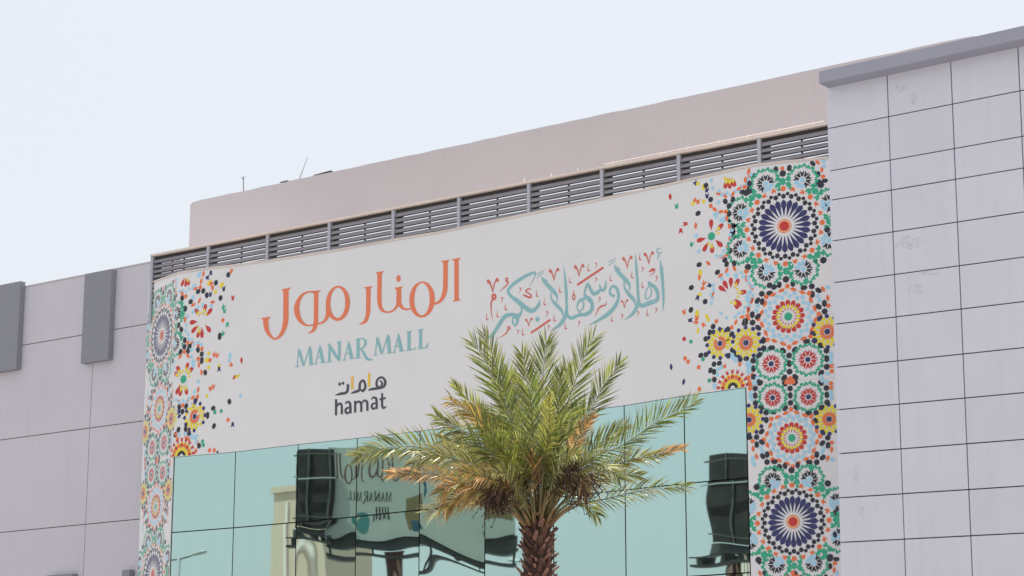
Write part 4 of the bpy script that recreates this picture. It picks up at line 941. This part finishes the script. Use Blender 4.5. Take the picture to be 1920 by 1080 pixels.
GREEN = ((.175, .21, .05), (.12, .16, .04), (.24, .26, .06), (.19, .20, .095))
OLIVE = ((.27, .25, .07), (.33, .29, .10), (.20, .20, .06))
DRY = ((.46, .28, .11), (.38, .22, .08), (.52, .36, .18))
BROWN = ((.20, .11, .05), (.28, .17, .08), (.14, .08, .045))
PALE = ((.36, .34, .20), (.27, .27, .14))
def frond(pts, depth, pal=GREEN, tip=None, tipfrac=.0, leaf=.33, n=64, v=.45, phi=42, droop=.10, start=.30, roll=0., seed=0, rad=.014, curl=0., both=(1, 1), width=.0175, face=1.0):
    leaf *= 1.12; n = int(n*1.05); droop *= .45
    r = random.Random(seed*7+13)
    C_ = [(p[0], p[1], 0) for p in pts]
    S = spline(C_, 10)
    # cumulative length -> depth
    cum = [0.]
    for a, c in zip(S, S[1:]): cum.append(cum[-1]+math.hypot(c[0]-a[0], c[1]-a[1]))
    tot = cum[-1] or 1
    W = [pd(s[0], s[1], DP+depth*(cu/tot)**1.0) for s, cu in zip(S, cum)]
    lens = [0.]
    for a, c in zip(W, W[1:]): lens.append(lens[-1]+(c-a).length)
    L3 = lens[-1]
    b = MB(); b.tube(W, [max(.003, rad*(1-.8*l/L3)+(.012*max(0, 1-l/L3*6))) for l in lens], 6)
    fo = b.build('frond', M['petiole_dry'] if pal in (DRY, BROWN) else M['petiole'], palm, smooth=True)
    V = []; F = []; Cc = []
    def along(t):
        x = t*L3
        for i in range(len(lens)-1):
            if lens[i+1] >= x: break
        f_ = (x-lens[i])/max(1e-6, lens[i+1]-lens[i]); return W[i].lerp(W[i+1], f_), (W[i+1]-W[i]).normalized()
    for i in range(n):
        t = start+(1-start)*(i+.5)/n
        for side in (-1, 1):
            if r.random() > both[0 if side < 0 else 1]*.96: continue
            tt = min(.995, max(start, t+r.uniform(-.4, .4)/n)); p, T_ = along(tt)
            N_ = Vector((0, 0, 1))*(.55 if abs(T_.z) < .75 else .15)-FWD*face+RGT*(.3 if T_.dot(RGT) < 0 else -.3)
            N_ = (N_-T_*N_.dot(T_)).normalized(); S_ = T_.cross(N_)
            if roll: q_ = Matrix.Rotation(roll, 3, T_); N_ = q_ @ N_; S_ = q_ @ S_
            ll = leaf*(.45+.75*math.sin(math.pi*min(1, (tt-start)/(1-start)*.78+.16)))*r.uniform(.8, 1.12)
            ph = math.radians(phi*(1.15-.55*(tt-start)/(1-start))+r.gauss(0, 4.5)); vv = v+r.gauss(0, .16)
            d = (T_*math.cos(ph)+(S_*side*math.cos(vv)+N_*math.sin(vv))*math.sin(ph)).normalized()
            g_ = Vector((0, 0, -1))*droop*r.uniform(.4, 1.6)
            m_ = p+d*ll*.5; e = p+(d+g_).normalized()*ll*(1-.0*curl)+g_*ll*curl
            wv = d.cross(N_).normalized()*width*.5*r.uniform(.8, 1.2); kv = d.cross(wv).normalized()*width*.28
            q1 = p+d*ll*.12; b0 = len(V)
            V += [p, q1+wv*.7, q1+kv, q1-wv*.7, m_+wv, m_+kv, m_-wv, e]
            F += [(b0, b0+2, b0+1), (b0, b0+3, b0+2), (b0+1, b0+2, b0+5, b0+4), (b0+2, b0+3, b0+6, b0+5), (b0+4, b0+5, b0+7), (b0+5, b0+6, b0+7)]
            pc = pal
            if tip is not None and tt > 1-tipfrac+r.uniform(-.06, .06): pc = tip
            c = pc[r.randrange(len(pc))]; k_ = r.choice((.8, 1., 1.3, 1.5, 1.8, 2.4)); c = tuple(x*k_ for x in c)
            te = c if pal in (DRY, BROWN) or r.random() > .35 else tuple(a_*.5+b_*.5 for a_, b_ in zip(c, DRY[0]))
            Cc += [c]*7+[te]
    o = obj('leaflets', mesh('leaflets', V, F, LEAF, cols=Cc), fo, kind='stuff')
    return fo
bx_, by_ = 1008, 985
FR = [
 dict(pts=[(1000, 985), (972, 900), (940, 840), (905, 812)], depth=-.8, seed=51, leaf=.3, n=56, pal=((.26, .27, .06), (.20, .23, .05)), droop=.3),
 dict(pts=[(1010, 985), (1020, 900), (1046, 830), (1078, 800)], depth=-.8, seed=52, leaf=.26, n=50, pal=PALE+GREEN),
 # upright
 dict(pts=[(1003, 985), (992, 905), (980, 855), (960, 795), (944, 753), (924, 707), (902, 664), (886, 642)], depth=-.5, seed=1, leaf=.36, n=62, v=.1, roll=.0),
 dict(pts=[(1002, 980), (985, 880), (962, 790), (940, 715), (922, 662), (908, 628)], depth=.4, seed=2, leaf=.30, n=55),
 dict(pts=[(1006, 985), (1002, 880), (996, 765), (989, 720), (982, 676), (978, 662)], depth=-.5, seed=3, leaf=.34, n=70, v=.2),
 dict(pts=[(1008, 985), (1012, 880), (1017, 780), (1018, 709), (1022, 655), (1024, 640)], depth=.3, seed=4, leaf=.38, n=60, v=.15),
 dict(pts=[(1012, 985), (1028, 890), (1052, 790), (1066, 750), (1087, 692), (1105, 646), (1113, 632)], depth=-.2, seed=5, leaf=.36, n=62, v=.15),
 dict(pts=[(1014, 985), (1040, 890), (1085, 800), (1113, 760), (1128, 729), (1154, 692), (1162, 679)], depth=.4, seed=6, leaf=.30, n=58, v=.5),
 dict(pts=[(1010, 985), (1022, 900), (1040, 800), (1052, 730), (1062, 690)], depth=.7, seed=7, leaf=.32, n=50),
 dict(pts=[(1004, 985), (985, 880), (960, 800), (945, 745), (938, 700)], depth=.9, seed=8, leaf=.3, n=50),
 dict(pts=[(1006, 985), (998, 860), (972, 760), (955, 700)], depth=.7, seed=9, leaf=.3, n=50),
 dict(pts=[(1010, 985), (1030, 860), (1046, 770), (1050, 700)], depth=-.3, seed=10, leaf=.3, n=50),
 # right side
 dict(pts=[(1016, 985), (1045, 915), (1080, 830), (1100, 795), (1113, 780)], depth=-.3, seed=11, leaf=.2, n=50, pal=PALE, tip=DRY, tipfrac=.38, v=.2),
 dict(pts=[(1018, 985), (1055, 905), (1118, 853), (1157, 840), (1190, 820), (1227, 794), (1260, 778), (1281, 768), (1304, 752)], depth=-.1, seed=12, leaf=.32, n=66, v=.62, phi=55),
 dict(pts=[(1018, 985), (1060, 915), (1144, 878), (1183, 861), (1221, 856), (1265, 843), (1280, 841)], depth=-.3, seed=13, leaf=.20, n=66, v=.3, pal=OLIVE, tip=DRY, tipfrac=.16, droop=.25),
 dict(pts=[(1022, 992), (1035, 982), (1058, 962), (1093, 944), (1138, 935), (1182, 924), (1227, 916), (1289, 913)], depth=-.2, seed=14, leaf=.25, n=46, v=.2, droop=.3, start=.25, pal=PALE+GREEN, both=(.8, .8)),
 dict(pts=[(1018, 988), (1060, 935), (1110, 905), (1160, 890), (1200, 893)], depth=.6, seed=15, leaf=.28, n=50, v=.3, pal=GREEN+PALE, droop=.2),
 dict(pts=[(1015, 985), (1050, 900), (1100, 850), (1150, 812), (1170, 800)], depth=.6, seed=16, leaf=.3, n=50, pal=GREEN+PALE),
 dict(pts=[(1018, 985), (1050, 920), (1090, 880), (1130, 870), (1165, 900)], depth=-.9, seed=17, leaf=.28, n=50, pal=PALE+GREEN, droop=.3),
 # left side
 dict(pts=[(1000, 985), (985, 925), (938, 835), (905, 785), (889, 762), (869, 740), (850, 721)], depth=.5, seed=18, leaf=.22, n=60, v=.5, tip=((.26, .27, .05),), tipfrac=.25),
 dict(pts=[(1000, 985), (975, 920), (930, 835), (905, 795), (884, 776), (855, 758), (845, 749)], depth=-.2, seed=19, leaf=.30, n=60, v=-.2, droop=.6, pal=((.22, .22, .05), (.16, .19, .04)), tip=((.40, .27, .06), (.36, .26, .07)), tipfrac=.3),
 dict(pts=[(998, 985), (975, 930), (951, 887), (938, 871), (915, 842), (893, 820), (871, 809), (844, 799), (819, 780)], depth=-.6, seed=20, leaf=.34, n=64, v=.1, pal=GREEN+OLIVE, droop=.35),
 dict(pts=[(996, 985), (960, 935), (920, 898), (880, 872), (842, 858), (815, 845), (784, 838), (760, 837), (727, 839), (700, 847), (664, 858)], depth=-.5, seed=21, leaf=.31, n=80, v=.35, pal=GREEN+OLIVE+OLIVE, droop=.2, phi=55),
 dict(pts=[(996, 985), (960, 925), (915, 885), (882, 871), (831, 855), (800, 856), (775, 870)], depth=-.9, seed=22, leaf=.32, n=62, v=.0, pal=OLIVE+PALE, droop=.5),
 dict(pts=[(996, 988), (950, 935), (900, 910), (850, 896), (807, 888), (784, 887), (758, 887), (731, 888)], depth=-.4, seed=23, leaf=.23, n=62, v=.1, pal=DRY, droop=.35),
 dict(pts=[(996, 988), (950, 940), (905, 915), (860, 905), (825, 925)], depth=-.6, seed=24, leaf=.30, n=60, v=-.1, pal=DRY+OLIVE, droop=.7),
 dict(pts=[(996, 988), (945, 940), (900, 925), (860, 930), (835, 955)], depth=-.2, seed=25, leaf=.28, n=56, v=0, pal=DRY+BROWN+OLIVE, droop=.8),
 dict(pts=[(994, 990), (950, 950), (900, 935), (850, 945), (800, 962)], depth=.2, seed=26, leaf=.3, n=24, v=0, pal=PALE, droop=.35, start=.45),
 dict(pts=[(1000, 985), (960, 900), (910, 850), (870, 830), (830, 825)], depth=.5, seed=27, leaf=.3, n=60, v=.3, pal=GREEN+OLIVE),
 dict(pts=[(1000, 985), (975, 890), (935, 820), (910, 790), (895, 775)], depth=.2, seed=28, leaf=.34, n=60, v=.3, pal=OLIVE+GREEN),
 dict(pts=[(998, 985), (970, 930), (930, 900), (890, 890), (860, 880)], depth=-1.0, seed=29, leaf=.26, n=56, pal=OLIVE+DRY, droop=.5),
 dict(pts=[(998, 985), (960, 920), (900, 870), (860, 850), (820, 862)], depth=.7, seed=30, leaf=.3, n=56, pal=OLIVE, droop=.35),
 # towards the camera and away
 dict(pts=[(1010, 985), (1018, 890), (1027, 830), (1031, 775), (1031, 745)], depth=-1.5, seed=31, start=.45, leaf=.22, n=50, v=.2, pal=((.17, .19, .05), (.22, .22, .06)), tip=((.28, .26, .06), (.24, .24, .055)), tipfrac=.45),
 dict(pts=[(1004, 985), (1000, 920), (998, 880), (1000, 850)], depth=-1.1, seed=32, start=.45, leaf=.24, n=44, pal=DRY+BROWN, v=.4),
 dict(pts=[(1006, 985), (990, 900), (978, 840), (960, 820)], depth=-1.3, seed=33, start=.45, leaf=.26, n=50, pal=GREEN+OLIVE, droop=.3),
 dict(pts=[(1012, 985), (1035, 905), (1060, 860), (1085, 850)], depth=-1.3, seed=34, start=.45, leaf=.26, n=50, pal=GREEN+PALE, droop=.3),
 dict(pts=[(1010, 985), (1018, 880), (1032, 820), (1060, 790)], depth=-1.0, seed=35, start=.45, leaf=.26, n=50, pal=GREEN, droop=.2),
 dict(pts=[(1008, 985), (1008, 860), (1004, 770), (1010, 720)], depth=1.2, seed=36, leaf=.32, n=50),
 dict(pts=[(1012, 985), (1040, 880), (1072, 800), (1085, 760)], depth=1.1, seed=37, leaf=.3, n=50),
 dict(pts=[(1002, 985), (970, 880), (935, 810), (915, 780)], depth=1.1, seed=38, leaf=.3, n=50),
 dict(pts=[(1014, 985), (1050, 910), (1080, 885), (1100, 920)], depth=-.7, seed=39, leaf=.26, n=50, pal=PALE+BROWN, droop=.5),
 dict(pts=[(1000, 985), (975, 925), (950, 890), (925, 885)], depth=-1.2, seed=40, leaf=.26, n=50, pal=OLIVE+PALE, droop=.4),
 dict(pts=[(1018, 990), (1050, 955), (1085, 940), (1120, 965)], depth=.1, seed=41, leaf=.26, n=22, pal=GREEN+PALE, droop=.6, start=.4),
]
for f_ in FR: frond(**f_)
# fruit stalk clusters: hanging strands with small dried dates
def cluster(px0, py0, px1, py1, rx, ry, dep, seed):
    r = random.Random(seed); p0 = pd(1008, 965, DP+dep*.3); c = pd(px1, py1, DP+dep); st = pd(px0, py0, DP+dep*.7)
    b = MB(); b.tube([p0, st, c], .016, 5)
    t_ = b.build('fruit_stalk', M['petiole_dry'], palm)
    b = MB(); k_ = 142.
    for i in range(110):
        e = c+Vector((r.gauss(0, .55)*rx/k_, r.gauss(0, .55)*rx/k_, r.gauss(-.05, .6)*ry/k_))
        m_ = (st+e)/2+Vector((r.uniform(-.04, .04), r.uniform(-.04, .04), .05))
        b.tube([st, m_, e], .0045, 3)
        for q in range(3):
            g_ = e.lerp(m_, q*.3)+Vector((r.uniform(-.02, .02), r.uniform(-.02, .02), r.uniform(-.02, .02))); s = r.uniform(.008, .014)
            b0 = len(b.V); b.V += [g_+Vector(v)*s for v in ((1, 0, 0), (-1, 0, 0), (0, 1, 0), (0, -1, 0), (0, 0, 1.6), (0, 0, -1.6))]
            b.F += [tuple(b0+j for j in f) for f in ((0, 2, 4), (2, 1, 4), (1, 3, 4), (3, 0, 4), (2, 0, 5), (1, 2, 5), (3, 1, 5), (0, 3, 5))]
    b.build('date_strands', M['fibre'], t_, kind='stuff')
cluster(1008, 890, 1008, 885, 34, 26, -.25, 7); cluster(985, 900, 978, 905, 26, 24, -.2, 8); cluster(1035, 900, 1040, 900, 26, 26, -.25, 9)
cluster(945, 905, 938, 925, 46, 36, -.45, 1); cluster(925, 925, 928, 945, 26, 26, -.3, 2)
cluster(1070, 885, 1075, 900, 46, 40, -.5, 3); cluster(1092, 890, 1090, 915, 34, 28, -.25, 4); cluster(1040, 880, 1050, 900, 28, 28, .2, 5); cluster(975, 890, 970, 905, 24, 24, .25, 6)
# cut petiole stubs fanning from the crown
for i in range(16):
    a = -1.0+2.0*i/15; r = random.Random(i); ln = r.uniform(60, 100)
    p0 = pd(1008+26*math.sin(a), 985, DP-.12+.1*(i % 3)); p1 = pd(1008+26*math.sin(a)+ln*math.sin(a)*.75, 985-ln*math.cos(a)*.95, DP-.3+.25*(i % 3))
    b = MB(); b.tube([p0, (p0+p1)/2+Vector((0, 0, .03)), p1], [.034, .019, .012], 6); b.build('petiole_stub', M['petiole'] if i % 3 else M['petiole_dry'], palm, smooth=True)
